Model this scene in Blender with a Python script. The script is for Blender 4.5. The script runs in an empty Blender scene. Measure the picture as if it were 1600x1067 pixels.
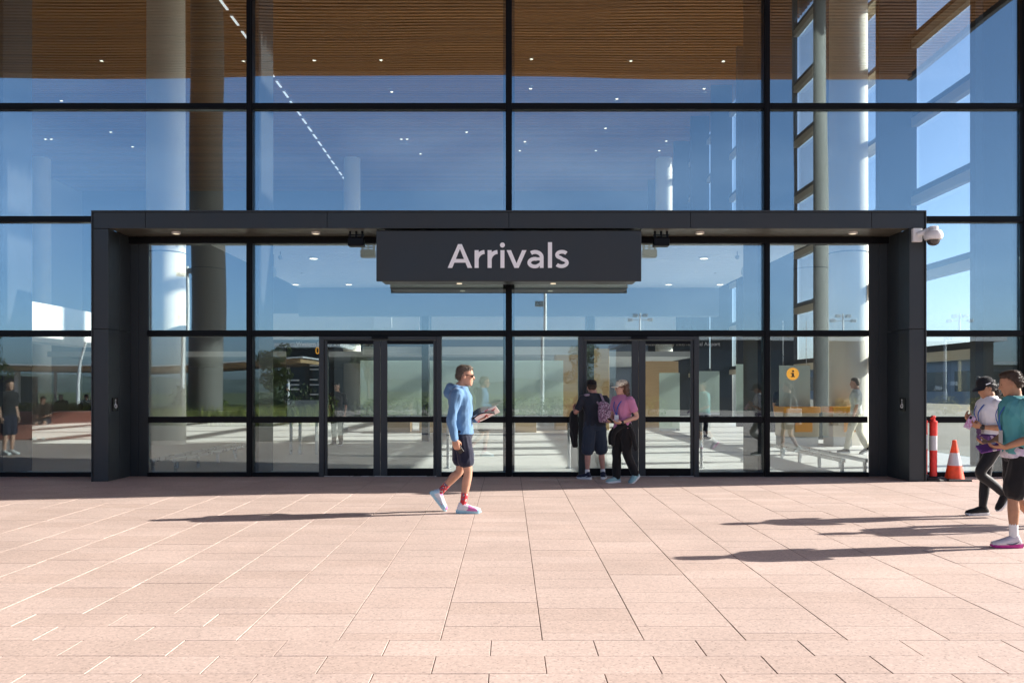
import bpy, bmesh, math, random
import numpy as np
from mathutils import Vector, Matrix, Quaternion, noise as mnoise

random.seed(7)
R = math.radians
scene = bpy.context.scene
C = scene.collection

# ------------------------------------------------------------------ camera, sky, sun, exposure
F = 1353.0                 # focal length in photo pixels (1600 wide)
EYE = 1.5
D = F * EYE / 136.0        # camera distance to the glass plane (y = 0)
cam_data = bpy.data.cameras.new('camera')
cam_data.sensor_width = 36.0
cam_data.lens = F / 1600.0 * 36.0
cam_data.shift_x = 0.0031
cam_data.shift_y = 0.0466
cam_data.clip_start = 0.05
cam_data.clip_end = 6000
camera = bpy.data.objects.new('camera', cam_data)
C.objects.link(camera)
camera.location = (0, -D, EYE)
camera.rotation_euler = (R(90), 0, 0)
scene.camera = camera

SUN_EL, SUN_AZ = R(26.5), R(10.5)      # elevation; angle behind the facade plane, from +x
sun_dir = Vector((math.cos(SUN_EL) * math.cos(SUN_AZ), math.cos(SUN_EL) * math.sin(SUN_AZ), math.sin(SUN_EL)))
world = bpy.data.worlds.new('World')
scene.world = world
world.use_nodes = True
wn = world.node_tree
for n in list(wn.nodes):
    wn.nodes.remove(n)
sky = wn.nodes.new('ShaderNodeTexSky')
sky.sky_type = 'NISHITA'
sky.sun_disc = False
sky.sun_elevation = SUN_EL
sky.sun_rotation = math.pi / 2 - SUN_AZ
sky.altitude = 50
sky.air_density = 0.62
sky.dust_density = 1.7
sky.ozone_density = 3.0
bg = wn.nodes.new('ShaderNodeBackground')
bg.inputs['Strength'].default_value = 0.115
wo = wn.nodes.new('ShaderNodeOutputWorld')
# thin high cloud
wtc = wn.nodes.new('ShaderNodeTexCoord')
wmp = wn.nodes.new('ShaderNodeMapping'); wmp.inputs['Scale'].default_value = (1.0, 1.0, 3.2)
wnz = wn.nodes.new('ShaderNodeTexNoise'); wnz.inputs['Scale'].default_value = 2.1; wnz.inputs['Detail'].default_value = 7; wnz.inputs['Roughness'].default_value = 0.55
wmr = wn.nodes.new('ShaderNodeMapRange'); wmr.inputs['From Min'].default_value = 0.48; wmr.inputs['From Max'].default_value = 0.80
wmr.inputs['To Min'].default_value = 0.0; wmr.inputs['To Max'].default_value = 1.3
wsc = wn.nodes.new('ShaderNodeVectorMath'); wsc.operation = 'SCALE'; wsc.inputs[0].default_value = (0.95, 0.98, 1.05)
wad = wn.nodes.new('ShaderNodeVectorMath'); wad.operation = 'ADD'
wn.links.new(wtc.outputs['Generated'], wmp.inputs['Vector']); wn.links.new(wmp.outputs['Vector'], wnz.inputs['Vector'])
wn.links.new(wnz.outputs['Fac'], wmr.inputs['Value']); wn.links.new(wmr.outputs['Result'], wsc.inputs['Scale'])
wn.links.new(sky.outputs['Color'], wad.inputs[0]); wn.links.new(wsc.outputs['Vector'], wad.inputs[1])
wn.links.new(wad.outputs['Vector'], bg.inputs['Color'])
wn.links.new(bg.outputs['Background'], wo.inputs['Surface'])

sun_data = bpy.data.lights.new('sun', 'SUN')
sun_data.energy = 5.0
sun_data.angle = R(0.53)
sun_data.color = (1.0, 0.945, 0.86)
sun = bpy.data.objects.new('sun', sun_data)
C.objects.link(sun)
sun.rotation_euler = sun_dir.to_track_quat('Z', 'Y').to_euler()
sun.location = (30, 5, 30)

scene.view_settings.view_transform = 'Standard'
scene.view_settings.look = 'None'
scene.view_settings.gamma = 1.0
scene.view_settings.use_curve_mapping = False
scene.view_settings.exposure = 1.18
scene.render.engine = 'CYCLES'
scene.cycles.use_denoising = True
scene.cycles.max_bounces = 10
scene.cycles.diffuse_bounces = 4
scene.cycles.glossy_bounces = 4
scene.cycles.transmission_bounces = 6
scene.cycles.transparent_max_bounces = 24
scene.cycles.caustics_reflective = False
scene.cycles.caustics_refractive = False
scene.cycles.sample_clamp_indirect = 8.0

def at(px, py, y):
    """photo pixel -> world (x, z) on the plane at depth y"""
    s = (D + y) / F
    return (px - 795.0) * s, EYE + (608.0 - py) * s

# ------------------------------------------------------------------ materials
MATS = {}
def material(name, color, rough=0.5, metal=0.0, spec=0.5, var=0.0, vscale=6.0, bump=0.0, bscale=60.0, emit=None, estr=0.0, coat=0.0):
    if name in MATS:
        return MATS[name]
    m = bpy.data.materials.new(name)
    m.use_nodes = True
    nt = m.node_tree
    b = nt.nodes['Principled BSDF']
    b.inputs['Base Color'].default_value = (*color, 1)
    b.inputs['Roughness'].default_value = rough
    b.inputs['Metallic'].default_value = metal
    b.inputs['Specular IOR Level'].default_value = spec
    b.inputs['Coat Weight'].default_value = coat
    if var or bump:
        tc = nt.nodes.new('ShaderNodeNewGeometry')
        if var:
            nz = nt.nodes.new('ShaderNodeTexNoise')
            nz.inputs['Scale'].default_value = vscale
            nz.inputs['Detail'].default_value = 5
            nt.links.new(tc.outputs['Position'], nz.inputs['Vector'])
            mp = nt.nodes.new('ShaderNodeMapRange')
            mp.inputs['From Min'].default_value = 0.25
            mp.inputs['From Max'].default_value = 0.75
            mp.inputs['To Min'].default_value = 1 - var
            mp.inputs['To Max'].default_value = 1 + var
            nt.links.new(nz.outputs['Fac'], mp.inputs['Value'])
            mx = nt.nodes.new('ShaderNodeVectorMath')
            mx.operation = 'SCALE'
            mx.inputs[0].default_value = color
            nt.links.new(mp.outputs['Result'], mx.inputs['Scale'])
            nt.links.new(mx.outputs['Vector'], b.inputs['Base Color'])
            mr = nt.nodes.new('ShaderNodeMapRange')
            mr.inputs['From Min'].default_value = 0.3
            mr.inputs['From Max'].default_value = 0.7
            mr.inputs['To Min'].default_value = max(0.03, rough - 0.07)
            mr.inputs['To Max'].default_value = min(1, rough + 0.07)
            nt.links.new(nz.outputs['Fac'], mr.inputs['Value'])
            nt.links.new(mr.outputs['Result'], b.inputs['Roughness'])
        if bump:
            n2 = nt.nodes.new('ShaderNodeTexNoise')
            n2.inputs['Scale'].default_value = bscale
            n2.inputs['Detail'].default_value = 3
            nt.links.new(tc.outputs['Position'], n2.inputs['Vector'])
            bp = nt.nodes.new('ShaderNodeBump')
            bp.inputs['Strength'].default_value = 1.0
            bp.inputs['Distance'].default_value = bump
            nt.links.new(n2.outputs['Fac'], bp.inputs['Height'])
            nt.links.new(bp.outputs['Normal'], b.inputs['Normal'])
    if emit:
        b.inputs['Emission Color'].default_value = (*emit, 1)
        b.inputs['Emission Strength'].default_value = estr
    MATS[name] = m
    return m

def glass_material(name, r0, tint, wave=0.0, frost=0.0, frost_color=(0.7, 0.8, 0.75)):
    m = bpy.data.materials.new(name)
    m.use_nodes = True
    nt = m.node_tree
    for n in list(nt.nodes):
        nt.nodes.remove(n)
    out = nt.nodes.new('ShaderNodeOutputMaterial')
    tr = nt.nodes.new('ShaderNodeBsdfTransparent')
    tr.inputs['Color'].default_value = (*tint, 1)
    gl = nt.nodes.new('ShaderNodeBsdfGlossy')
    gl.inputs['Roughness'].default_value = 0.0
    gl.inputs['Color'].default_value = (0.74, 0.93, 1.0, 1)
    lw = nt.nodes.new('ShaderNodeLayerWeight')
    lw.inputs['Blend'].default_value = 0.5
    pw = nt.nodes.new('ShaderNodeMath'); pw.operation = 'POWER'
    pw.inputs[1].default_value = 5.0
    nt.links.new(lw.outputs['Facing'], pw.inputs[0])
    ma = nt.nodes.new('ShaderNodeMath'); ma.operation = 'MULTIPLY_ADD'
    ma.inputs[1].default_value = 1 - r0
    ma.inputs[2].default_value = r0
    nt.links.new(pw.outputs[0], ma.inputs[0])
    if wave:
        g = nt.nodes.new('ShaderNodeNewGeometry')
        mp = nt.nodes.new('ShaderNodeMapping')
        mp.inputs['Scale'].default_value = (1, 1, 1.5)
        nt.links.new(g.outputs['Position'], mp.inputs['Vector'])
        nz = nt.nodes.new('ShaderNodeTexNoise')
        nz.inputs['Scale'].default_value = 0.30
        nz.inputs['Detail'].default_value = 0.0
        nt.links.new(mp.outputs['Vector'], nz.inputs['Vector'])
        bp = nt.nodes.new('ShaderNodeBump')
        bp.inputs['Strength'].default_value = 1.0
        bp.inputs['Distance'].default_value = wave
        nt.links.new(nz.outputs['Fac'], bp.inputs['Height'])
        nt.links.new(bp.outputs['Normal'], gl.inputs['Normal'])
    body = tr
    if frost:
        df = nt.nodes.new('ShaderNodeBsdfTranslucent')
        df.inputs['Color'].default_value = (*frost_color, 1)
        d2 = nt.nodes.new('ShaderNodeBsdfDiffuse')
        d2.inputs['Color'].default_value = (*frost_color, 1)
        ad = nt.nodes.new('ShaderNodeMixShader')
        nt.links.new(df.outputs[0], ad.inputs[1]); nt.links.new(d2.outputs[0], ad.inputs[2])
        mf = nt.nodes.new('ShaderNodeMixShader')
        mf.inputs[0].default_value = frost
        nt.links.new(tr.outputs[0], mf.inputs[1]); nt.links.new(ad.outputs[0], mf.inputs[2])
        body = mf
    mix = nt.nodes.new('ShaderNodeMixShader')
    nt.links.new(ma.outputs[0], mix.inputs[0])
    nt.links.new(body.outputs[0], mix.inputs[1])
    nt.links.new(gl.outputs[0], mix.inputs[2])
    nt.links.new(mix.outputs[0], out.inputs['Surface'])
    MATS[name] = m
    return m

def paver_material(name, island):
    m = bpy.data.materials.new(name)
    m.use_nodes = True
    nt = m.node_tree; L = nt.links.new
    b = nt.nodes['Principled BSDF']
    geo = nt.nodes.new('ShaderNodeNewGeometry')
    if island:
        rnd = geo.outputs['Random Per Island']
    else:
        oi = nt.nodes.new('ShaderNodeObjectInfo'); rnd = oi.outputs['Random']
    ramp = nt.nodes.new('ShaderNodeValToRGB')
    e = ramp.color_ramp.elements
    e[0].position = 0.0; e[0].color = (0.508, 0.390, 0.338, 1)
    e[1].position = 1.0; e[1].color = (0.560, 0.438, 0.386, 1)
    k = ramp.color_ramp.elements.new(0.45); k.color = (0.535, 0.415, 0.364, 1)
    L(rnd, ramp.inputs['Fac'])
    # cloudy stains
    n1 = nt.nodes.new('ShaderNodeTexNoise'); n1.inputs['Scale'].default_value = 1.1; n1.inputs['Detail'].default_value = 6
    n1.inputs['Roughness'].default_value = 0.65
    L(geo.outputs['Position'], n1.inputs['Vector'])
    r1 = nt.nodes.new('ShaderNodeMapRange')
    r1.inputs['From Min'].default_value = 0.3; r1.inputs['From Max'].default_value = 0.7
    r1.inputs['To Min'].default_value = 0.90; r1.inputs['To Max'].default_value = 1.05
    L(n1.outputs['Fac'], r1.inputs['Value'])
    # aggregate speckle
    v1 = nt.nodes.new('ShaderNodeTexVoronoi'); v1.inputs['Scale'].default_value = 95
    L(geo.outputs['Position'], v1.inputs['Vector'])
    bw = nt.nodes.new('ShaderNodeSeparateColor'); L(v1.outputs['Color'], bw.inputs['Color'])
    r2 = nt.nodes.new('ShaderNodeMapRange')
    r2.inputs['From Min'].default_value = 0.0; r2.inputs['From Max'].default_value = 0.16
    r2.inputs['To Min'].default_value = 0.66; r2.inputs['To Max'].default_value = 1.0
    L(bw.outputs['Red'], r2.inputs['Value'])
    r3 = nt.nodes.new('ShaderNodeMapRange')
    r3.inputs['From Min'].default_value = 0.86; r3.inputs['From Max'].default_value = 1.0
    r3.inputs['To Min'].default_value = 1.0; r3.inputs['To Max'].default_value = 1.22
    L(bw.outputs['Green'], r3.inputs['Value'])
    v2 = nt.nodes.new('ShaderNodeTexNoise'); v2.inputs['Scale'].default_value = 32; v2.inputs['Detail'].default_value = 4
    L(geo.outputs['Position'], v2.inputs['Vector'])
    r4 = nt.nodes.new('ShaderNodeMapRange')
    r4.inputs['From Min'].default_value = 0.3; r4.inputs['From Max'].default_value = 0.7
    r4.inputs['To Min'].default_value = 0.88; r4.inputs['To Max'].default_value = 1.08
    L(v2.outputs['Fac'], r4.inputs['Value'])
    n5 = nt.nodes.new('ShaderNodeTexNoise'); n5.inputs['Scale'].default_value = 0.33; n5.inputs['Detail'].default_value = 8; n5.inputs['Roughness'].default_value = 0.7
    L(geo.outputs['Position'], n5.inputs['Vector'])
    r5 = nt.nodes.new('ShaderNodeMapRange')
    r5.inputs['From Min'].default_value = 0.40; r5.inputs['From Max'].default_value = 0.62
    r5.inputs['To Min'].default_value = 0.935; r5.inputs['To Max'].default_value = 1.03
    L(n5.outputs['Fac'], r5.inputs['Value'])
    v6 = nt.nodes.new('ShaderNodeTexVoronoi'); v6.inputs['Scale'].default_value = 1.7
    L(geo.outputs['Position'], v6.inputs['Vector'])
    r6 = nt.nodes.new('ShaderNodeMapRange')
    r6.inputs['From Min'].default_value = 0.022; r6.inputs['From Max'].default_value = 0.034
    r6.inputs['To Min'].default_value = 0.72; r6.inputs['To Max'].default_value = 1.0
    L(v6.outputs['Distance'], r6.inputs['Value'])
    prod = r1.outputs['Result']
    for q in (r2, r3, r4, r5, r6):
        mm = nt.nodes.new('ShaderNodeMath'); mm.operation = 'MULTIPLY'
        L(prod, mm.inputs[0]); L(q.outputs['Result'], mm.inputs[1]); prod = mm.outputs[0]
    sc = nt.nodes.new('ShaderNodeVectorMath'); sc.operation = 'SCALE'
    L(ramp.outputs['Color'], sc.inputs[0]); L(prod, sc.inputs['Scale'])
    L(sc.outputs['Vector'], b.inputs['Base Color'])
    b.inputs['Roughness'].default_value = 0.62
    b.inputs['Specular IOR Level'].default_value = 0.35
    bp = nt.nodes.new('ShaderNodeBump'); bp.inputs['Distance'].default_value = 0.0009; bp.inputs['Strength'].default_value = 1.0
    L(v2.outputs['Fac'], bp.inputs['Height']); L(bp.outputs['Normal'], b.inputs['Normal'])
    MATS[name] = m
    return m

def timber_material(name, c0, c1):
    m = bpy.data.materials.new(name)
    m.use_nodes = True
    nt = m.node_tree; L = nt.links.new
    b = nt.nodes['Principled BSDF']
    oi = nt.nodes.new('ShaderNodeObjectInfo')
    geo = nt.nodes.new('ShaderNodeNewGeometry')
    mp = nt.nodes.new('ShaderNodeMapping'); mp.inputs['Scale'].default_value = (0.35, 9, 9)
    L(geo.outputs['Position'], mp.inputs['Vector'])
    nz = nt.nodes.new('ShaderNodeTexNoise'); nz.inputs['Scale'].default_value = 3; nz.inputs['Detail'].default_value = 6
    L(mp.outputs['Vector'], nz.inputs['Vector'])
    ad = nt.nodes.new('ShaderNodeMath'); ad.operation = 'MULTIPLY_ADD'
    ad.inputs[1].default_value = 0.5
    L(oi.outputs['Random'], ad.inputs[0]); L(nz.outputs['Fac'], ad.inputs[2])
    ramp = nt.nodes.new('ShaderNodeValToRGB')
    e = ramp.color_ramp.elements
    e[0].position = 0.3; e[0].color = (*c0, 1); e[1].position = 1.0; e[1].color = (*c1, 1)
    L(ad.outputs[0], ramp.inputs['Fac']); L(ramp.outputs['Color'], b.inputs['Base Color'])
    b.inputs['Roughness'].default_value = 0.55
    MATS[name] = m
    return m

charcoal = material('charcoal_metal', (0.0225, 0.0275, 0.030), 0.45, 0.0, 0.5, var=0.12, vscale=1.3)
charcoal_dark = material('black_metal', (0.006, 0.0065, 0.008), 0.35, 0.0, 0.12, var=0.1, vscale=2)
fin_mat = material('painted_steel_fin', (0.035, 0.037, 0.042), 0.5, 0.0, 0.4)
glass = glass_material('facade_glass', 0.26, (0.93, 0.965, 0.955), wave=0.006)
side_glass = glass_material('side_glass', 0.03, (0.97, 0.99, 0.99))
low_glass = glass_material('ground_floor_glass', 0.115, (0.945, 0.975, 0.965), wave=0.0035)
door_glass = glass_material('door_glass', 0.105, (0.93, 0.965, 0.955), wave=0.006)
frost_glass = glass_material('frosted_glass', 0.04, (0.84, 0.90, 0.87), frost=0.65, frost_color=(0.68, 0.76, 0.71))
concrete = material('pale_concrete', (0.80, 0.77, 0.69), 0.75, var=0.06, vscale=1.2, bump=0.002, bscale=30)
white_paint = material('white_paint', (0.75, 0.75, 0.73), 0.5, var=0.03)
light_grey = material('light_grey_panel', (0.45, 0.46, 0.46), 0.5, var=0.04)
steel = material('brushed_steel', (0.55, 0.56, 0.57), 0.3, 1.0, var=0.05)
soffit_metal = material('soffit_panel', (0.13, 0.122, 0.10), 0.42, 0.3, var=0.05)
timber = timber_material('timber_slat', (0.235, 0.092, 0.022), (0.41, 0.172, 0.046))
ceiling_back = material('ceiling_backing', (0.02, 0.016, 0.012), 0.9)
lamp_on = material('downlight_lit', (0.9, 0.85, 0.75), 0.4, emit=(1.0, 0.84, 0.62), estr=2.2)
lamp_dim = material('downlight_dim', (0.8, 0.75, 0.6), 0.4, emit=(1.0, 0.84, 0.6), estr=0.35)
white_letter = material('white_letter', (0.92, 0.92, 0.93), 0.45)
joint_mat = material('joint_sand', (0.085, 0.066, 0.055), 0.95, var=0.2, vscale=20)
paver_one = paver_material('pink_paver', False)
paver_many = paver_material('pink_paver_field', True)

# ------------------------------------------------------------------ mesh helpers
class MB:
    def __init__(self):
        self.v, self.f = [], []
    def add(self, verts, faces):
        o = len(self.v)
        self.v.extend([tuple(p) for p in verts])
        self.f.extend([tuple(i + o for i in f) for f in faces])
        return self
    def box(self, x0, x1, y0, y1, z0, z1):
        return self.add([(x0, y0, z0), (x1, y0, z0), (x1, y1, z0), (x0, y1, z0), (x0, y0, z1), (x1, y0, z1), (x1, y1, z1), (x0, y1, z1)],
                        [(0, 3, 2, 1), (4, 5, 6, 7), (0, 1, 5, 4), (1, 2, 6, 5), (2, 3, 7, 6), (3, 0, 4, 7)])
    def chamfer_box(self, x0, x1, y0, y1, z0, z1, c):
        v = [(x0, y0, z0), (x1, y0, z0), (x1, y1, z0), (x0, y1, z0),
             (x0, y0, z1 - c), (x1, y0, z1 - c), (x1, y1, z1 - c), (x0, y1, z1 - c),
             (x0 + c, y0 + c, z1), (x1 - c, y0 + c, z1), (x1 - c, y1 - c, z1), (x0 + c, y1 - c, z1)]
        f = [(8, 9, 10, 11)]
        for k in range(4):
            n = (k + 1) % 4
            f += [(k, n, 4 + n, 4 + k), (4 + k, 4 + n, 8 + n, 8 + k)]
        return self.add(v, f)
    def lathe(self, prof, n=24, center=(0, 0, 0), axis='Z', cap=True):
        vs, fs = [], []
        for (r, h) in prof:
            for k in range(n):
                a = 2 * math.pi * k / n
                x, y = r * math.cos(a), r * math.sin(a)
                p = (x, y, h) if axis == 'Z' else ((x, h, y) if axis == 'Y' else (h, x, y))
                vs.append((p[0] + center[0], p[1] + center[1], p[2] + center[2]))
        for i in range(len(prof) - 1):
            for k in range(n):
                k2 = (k + 1) % n
                fs.append((i * n + k, i * n + k2, (i + 1) * n + k2, (i + 1) * n + k))
        if cap:
            fs.append(tuple(reversed(range(n))))
            fs.append(tuple((len(prof) - 1) * n + k for k in range(n)))
        return self.add(vs, fs)
    def tube(self, pts, rad, n=10):
        pts = [Vector(p) for p in pts]
        if not isinstance(rad, (list, tuple)):
            rad = [rad] * len(pts)
        vs, fs = [], []
        prev = None
        for i, p in enumerate(pts):
            t = (pts[min(i + 1, len(pts) - 1)] - pts[max(i - 1, 0)]).normalized()
            if prev is None:
                ref = Vector((0, 0, 1)) if abs(t.z) < 0.9 else Vector((1, 0, 0))
                u = t.cross(ref).normalized()
            else:
                u = (prev - t * prev.dot(t)).normalized()
            prev = u
            w = t.cross(u)
            for k in range(n):
                a = 2 * math.pi * k / n
                vs.append(p + (u * math.cos(a) + w * math.sin(a)) * rad[i])
        for i in range(len(pts) - 1):
            for k in range(n):
                k2 = (k + 1) % n
                fs.append((i * n + k, i * n + k2, (i + 1) * n + k2, (i + 1) * n + k))
        fs.append(tuple(reversed(range(n))))
        fs.append(tuple((len(pts) - 1) * n + k for k in range(n)))
        return self.add(vs, fs)
    def prism(self, poly, y0, y1):
        """polygon in (x, z) extruded along y"""
        n = len(poly)
        v = [(p[0], y0, p[1]) for p in poly] + [(p[0], y1, p[1]) for p in poly]
        f = [tuple(range(n)), tuple(reversed(range(n, 2 * n)))]
        f += [(k, n + k, n + (k + 1) % n, (k + 1) % n) for k in range(n)]
        return self.add(v, f)
    def mesh(self, name, mat, smooth=False):
        me = bpy.data.meshes.new(name)
        me.from_pydata(self.v, [], self.f)
        me.validate()
        bm = bmesh.new(); bm.from_mesh(me)
        bmesh.ops.recalc_face_normals(bm, faces=bm.faces)
        bm.to_mesh(me); bm.free()
        me.materials.append(mat)
        if smooth:
            me.polygons.foreach_set('use_smooth', [True] * len(me.polygons))
        return me
    def build(self, name, mat, parent=None, smooth=False, bevel=0.0):
        o = link(name, self.mesh(name, mat, smooth), parent)
        if bevel:
            b = o.modifiers.new('edge', 'BEVEL'); b.width = bevel; b.segments = 2; b.limit_method = 'ANGLE'
        if smooth:
            smooth_angle(o)
        return o

def smooth_angle(o, deg=40):
    try:
        me = o.data
        bm = bmesh.new(); bm.from_mesh(me)
        for e in bm.edges:
            if len(e.link_faces) == 2 and e.calc_face_angle(0) > R(deg):
                e.smooth = False
        bm.to_mesh(me); bm.free()
    except Exception:
        pass

def link(name, data, parent=None):
    o = bpy.data.objects.new(name, data)
    C.objects.link(o)
    if parent is not None:
        o.parent = parent
        o.matrix_parent_inverse = Matrix.Translation(-parent.location) if parent.type == 'EMPTY' and parent.rotation_euler.to_quaternion().angle < 1e-6 else Matrix()
    return o

def tag(o, label=None, cat=None, group=None, kind=None):
    if label: o['label'] = label
    if cat: o['category'] = cat
    if group: o['group'] = group
    if kind: o['kind'] = kind
    return o

def thing(name, label, cat, loc=(0, 0, 0), rz=0.0, group=None):
    o = bpy.data.objects.new(name, None)
    o.empty_display_size = 0.2
    C.objects.link(o)
    o.location = loc
    o.rotation_euler = (0, 0, rz)
    return tag(o, label, cat, group)

def local(o, parent):
    """child given in the parent's own coordinates"""
    o.parent = parent
    o.matrix_parent_inverse = Matrix()
    return o

def box(name, mat, parent, x0, x1, y0, y1, z0, z1, bevel=0.0):
    return MB().box(x0, x1, y0, y1, z0, z1).build(name, mat, parent, bevel=bevel)

def text_mesh(name, body, size, depth=0.0, offset=0.0):
    cu = bpy.data.curves.new(name, 'FONT')
    cu.body = body
    cu.size = size
    cu.extrude = depth
    cu.offset = offset
    cu.resolution_u = 6
    o = bpy.data.objects.new(name, cu)
    C.objects.link(o)
    dg = bpy.context.evaluated_depsgraph_get()
    me = bpy.data.meshes.new_from_object(o.evaluated_get(dg))
    bpy.data.objects.remove(o); bpy.data.curves.remove(cu)
    return me
# ================================================================== THE GROUND
plaza = MB().add([(-1500, -2500, -0.0048), (1500, -2500, -0.0048), (1500, 0.4, -0.0048), (-1500, 0.4, -0.0048)], [(0, 1, 2, 3)]).build('plaza', joint_mat)
tag(plaza, kind='structure')

PW, PD, GAP = 0.61, 0.305, 0.0056
X0 = -0.41
def bond_start(xc):
    if -1.9 < xc < 2.95: return -9.74
    if -3.2 < xc < 3.6: return -9.13
    if -4.5 < xc < 5.0: return -8.52
    return -7.9
pieces = []
nx = 34
for k in range(-nx, nx):
    xa = X0 + k * PW
    xc = xa + PW / 2
    yb = bond_start(xc)
    y = yb
    if k % 2:
        pieces.append((xa, xa + PW, y, y + PD / 2)); y += PD / 2
    while y < 0.30:
        pieces.append((xa, xa + PW, y, min(y + PD, 0.32))); y += PD
row = 0
y = -7.9
ROWS = []
while y > -24:
    ROWS.append(y); y -= PD
def round_row(v):
    return round((v + 9.74) / PD)
for yr in ROWS:
    i = round_row(yr)           # row index relative to the first middle row
    off = X0 + (PW / 2 if i % 2 == 0 else 0)
    for k in range(-nx, nx):
        xa = off + k * PW
        xc = xa + PW / 2
        ytop = -9.74 + i * PD
        # keep only the halves that lie outside the column field
        okl = ytop <= bond_start(X0 + math.floor((xa + PW * 0.25 - X0) / PW) * PW + PW / 2) + 0.01
        okr = ytop <= bond_start(X0 + math.floor((xa + PW * 0.75 - X0) / PW) * PW + PW / 2) + 0.01
        if okl or okr:
            pieces.append((xa if okl else xa + PW / 2, xa + PW if okr else xa + PW / 2, ytop - PD, ytop))
def cut(p):
    xa, xb, ya, yb = p
    return (xa + GAP / 2, xb - GAP / 2, ya + GAP / 4, yb - GAP / 4)
def seen(p):
    """approximate picture area of a paver"""
    xc, yc = (p[0] + p[1]) / 2, (p[2] + p[3]) / 2
    d = yc + D
    if d < 4.2: return 0
    px = 795 + xc * F / d
    if px < -60 or px > 1660: return 0
    return 1.0 / d ** 3
order = sorted(pieces, key=seen, reverse=True)
shared = {}
for p in order[:300]:
    xa, xb, ya, yb = cut(p)
    key = (round(xb - xa, 3), round(yb - ya, 3))
    if key not in shared:
        w, h = (xb - xa) / 2, (yb - ya) / 2
        shared[key] = MB().chamfer_box(-w, w, -h, h, -0.024, 0.0, 0.0015).mesh('paver', paver_one)
    o = link('paver', shared[key], plaza)
    o.location = ((xa + xb) / 2, (ya + yb) / 2, random.uniform(-0.0012, 0.0012))
mb = MB()
for p in order[300:]:
    xa, xb, ya, yb = cut(p)
    z = random.uniform(-0.0012, 0.0012)
    mb.chamfer_box(xa, xb, ya, yb, -0.024, z, 0.0015)
field = mb.build('paver_field', paver_many, plaza)
field['kind'] = 'stuff'
# the forecourt goes on behind the photographer as far as the road
fore = MB().add([(-60, -46, -0.002), (60, -46, -0.002), (60, -24.02, -0.002), (-60, -24.02, -0.002)], [(0, 1, 2, 3)]).build('forecourt_paving', material('forecourt_paving_far', (0.46, 0.36, 0.31), 0.7, var=0.12, vscale=0.8))
tag(fore, kind='structure')
for xs in ((-60, X0 - nx * PW - 0.02), (X0 + nx * PW - PW / 2 - 0.02, 60)):
    s = MB().add([(xs[0], -24.02, -0.004), (xs[1], -24.02, -0.004), (xs[1], 0.3, -0.004), (xs[0], 0.3, -0.004)], [(0, 1, 2, 3)]).build('forecourt_paving', MATS['forecourt_paving_far'])
    tag(s, kind='structure')
grassland = MB().add([(-1500, -2500, -0.003), (1500, -2500, -0.003), (1500, -64, -0.003), (-1500, -64, -0.003)], [(0, 1, 2, 3)]).build('grass_field', material('dry_grass', (0.10, 0.115, 0.04), 0.9, var=0.3, vscale=0.2))
tag(grassland, kind='structure')
road = MB().add([(-400, -64, -0.0035), (400, -64, -0.0035), (400, -46, -0.0035), (-400, -46, -0.0035)], [(0, 1, 2, 3)]).build('road', material('asphalt', (0.05, 0.05, 0.052), 0.85, var=0.15, vscale=3))
tag(road, kind='structure')

# ================================================================== THE TERMINAL
B = thing('terminal_building', 'glass fronted terminal hall with charcoal mullions and timber slat ceiling', 'building', (0, 0, 0))
H = 15.3                                   # underside of the great roof
MX = [-13.35, -8.91, -4.455, 0.0, 4.433, 8.87]
TZ = [2.46, 4.42, 6.36, 8.31]
CORNER = 10.2
PORT_X, PORT_IN, PORT_Y, PORT_TOP, PORT_SOF = 6.79, 6.52, -0.83, 4.405, 4.114

# floor inside
fl = MB().box(-30, CORNER, 0.325, 46, -0.15, -0.004).build('floor', material('terrazzo_floor', (0.58, 0.58, 0.57), 0.42, spec=0.3, var=0.05, vscale=2.5))
tag(fl, kind='structure')

def mullion(x, z0, z1, w=0.105):
    box('mullion', charcoal_dark, B, x - w / 2, x + w / 2, -0.06, 0.10, z0, z1, 0.004)
    box('mullion_cap', charcoal_dark, B, x - w / 2 + 0.022, x + w / 2 - 0.022, -0.074, -0.062, z0, z1)
def transom(x0, x1, z, h=0.105):
    box('transom', charcoal_dark, B, x0, x1, -0.052, 0.098, z - h / 2, z + h / 2, 0.004)
    box('transom_cap', charcoal_dark, B, x0, x1, -0.067, -0.055, z - h / 2 + 0.022, z + h / 2 - 0.022)
def pane(x0, x1, z0, z1, mat=glass, y=0.02, parent=None, name='window_pane'):
    # every pane sits a hair out of true, so mirror images break at the mullions
    w, h = (x1 - x0) / 2, (z1 - z0) / 2
    o = MB().box(-w, w, -0.011, 0.011, -h, h).build(name, mat, parent or B)
    o.location = ((x0 + x1) / 2, y + 0.011, (z0 + z1) / 2)
    o.rotation_euler = (random.gauss(0, 0.0009), 0, random.gauss(0, 0.0009))
    return o

edges = MX + [CORNER]
for i, x in enumerate(MX):
    inside = abs(x) < PORT_IN
    if inside:
        mullion(x, 0.0, 4.0)
        mullion(x, 4.36, H)
    else:
        mullion(x, 0.0, H)
    fin_top = H
    box('fin', fin_mat, B, x - 0.10, x + 0.10, 0.16, 1.08, 0.0, fin_top)
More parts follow.
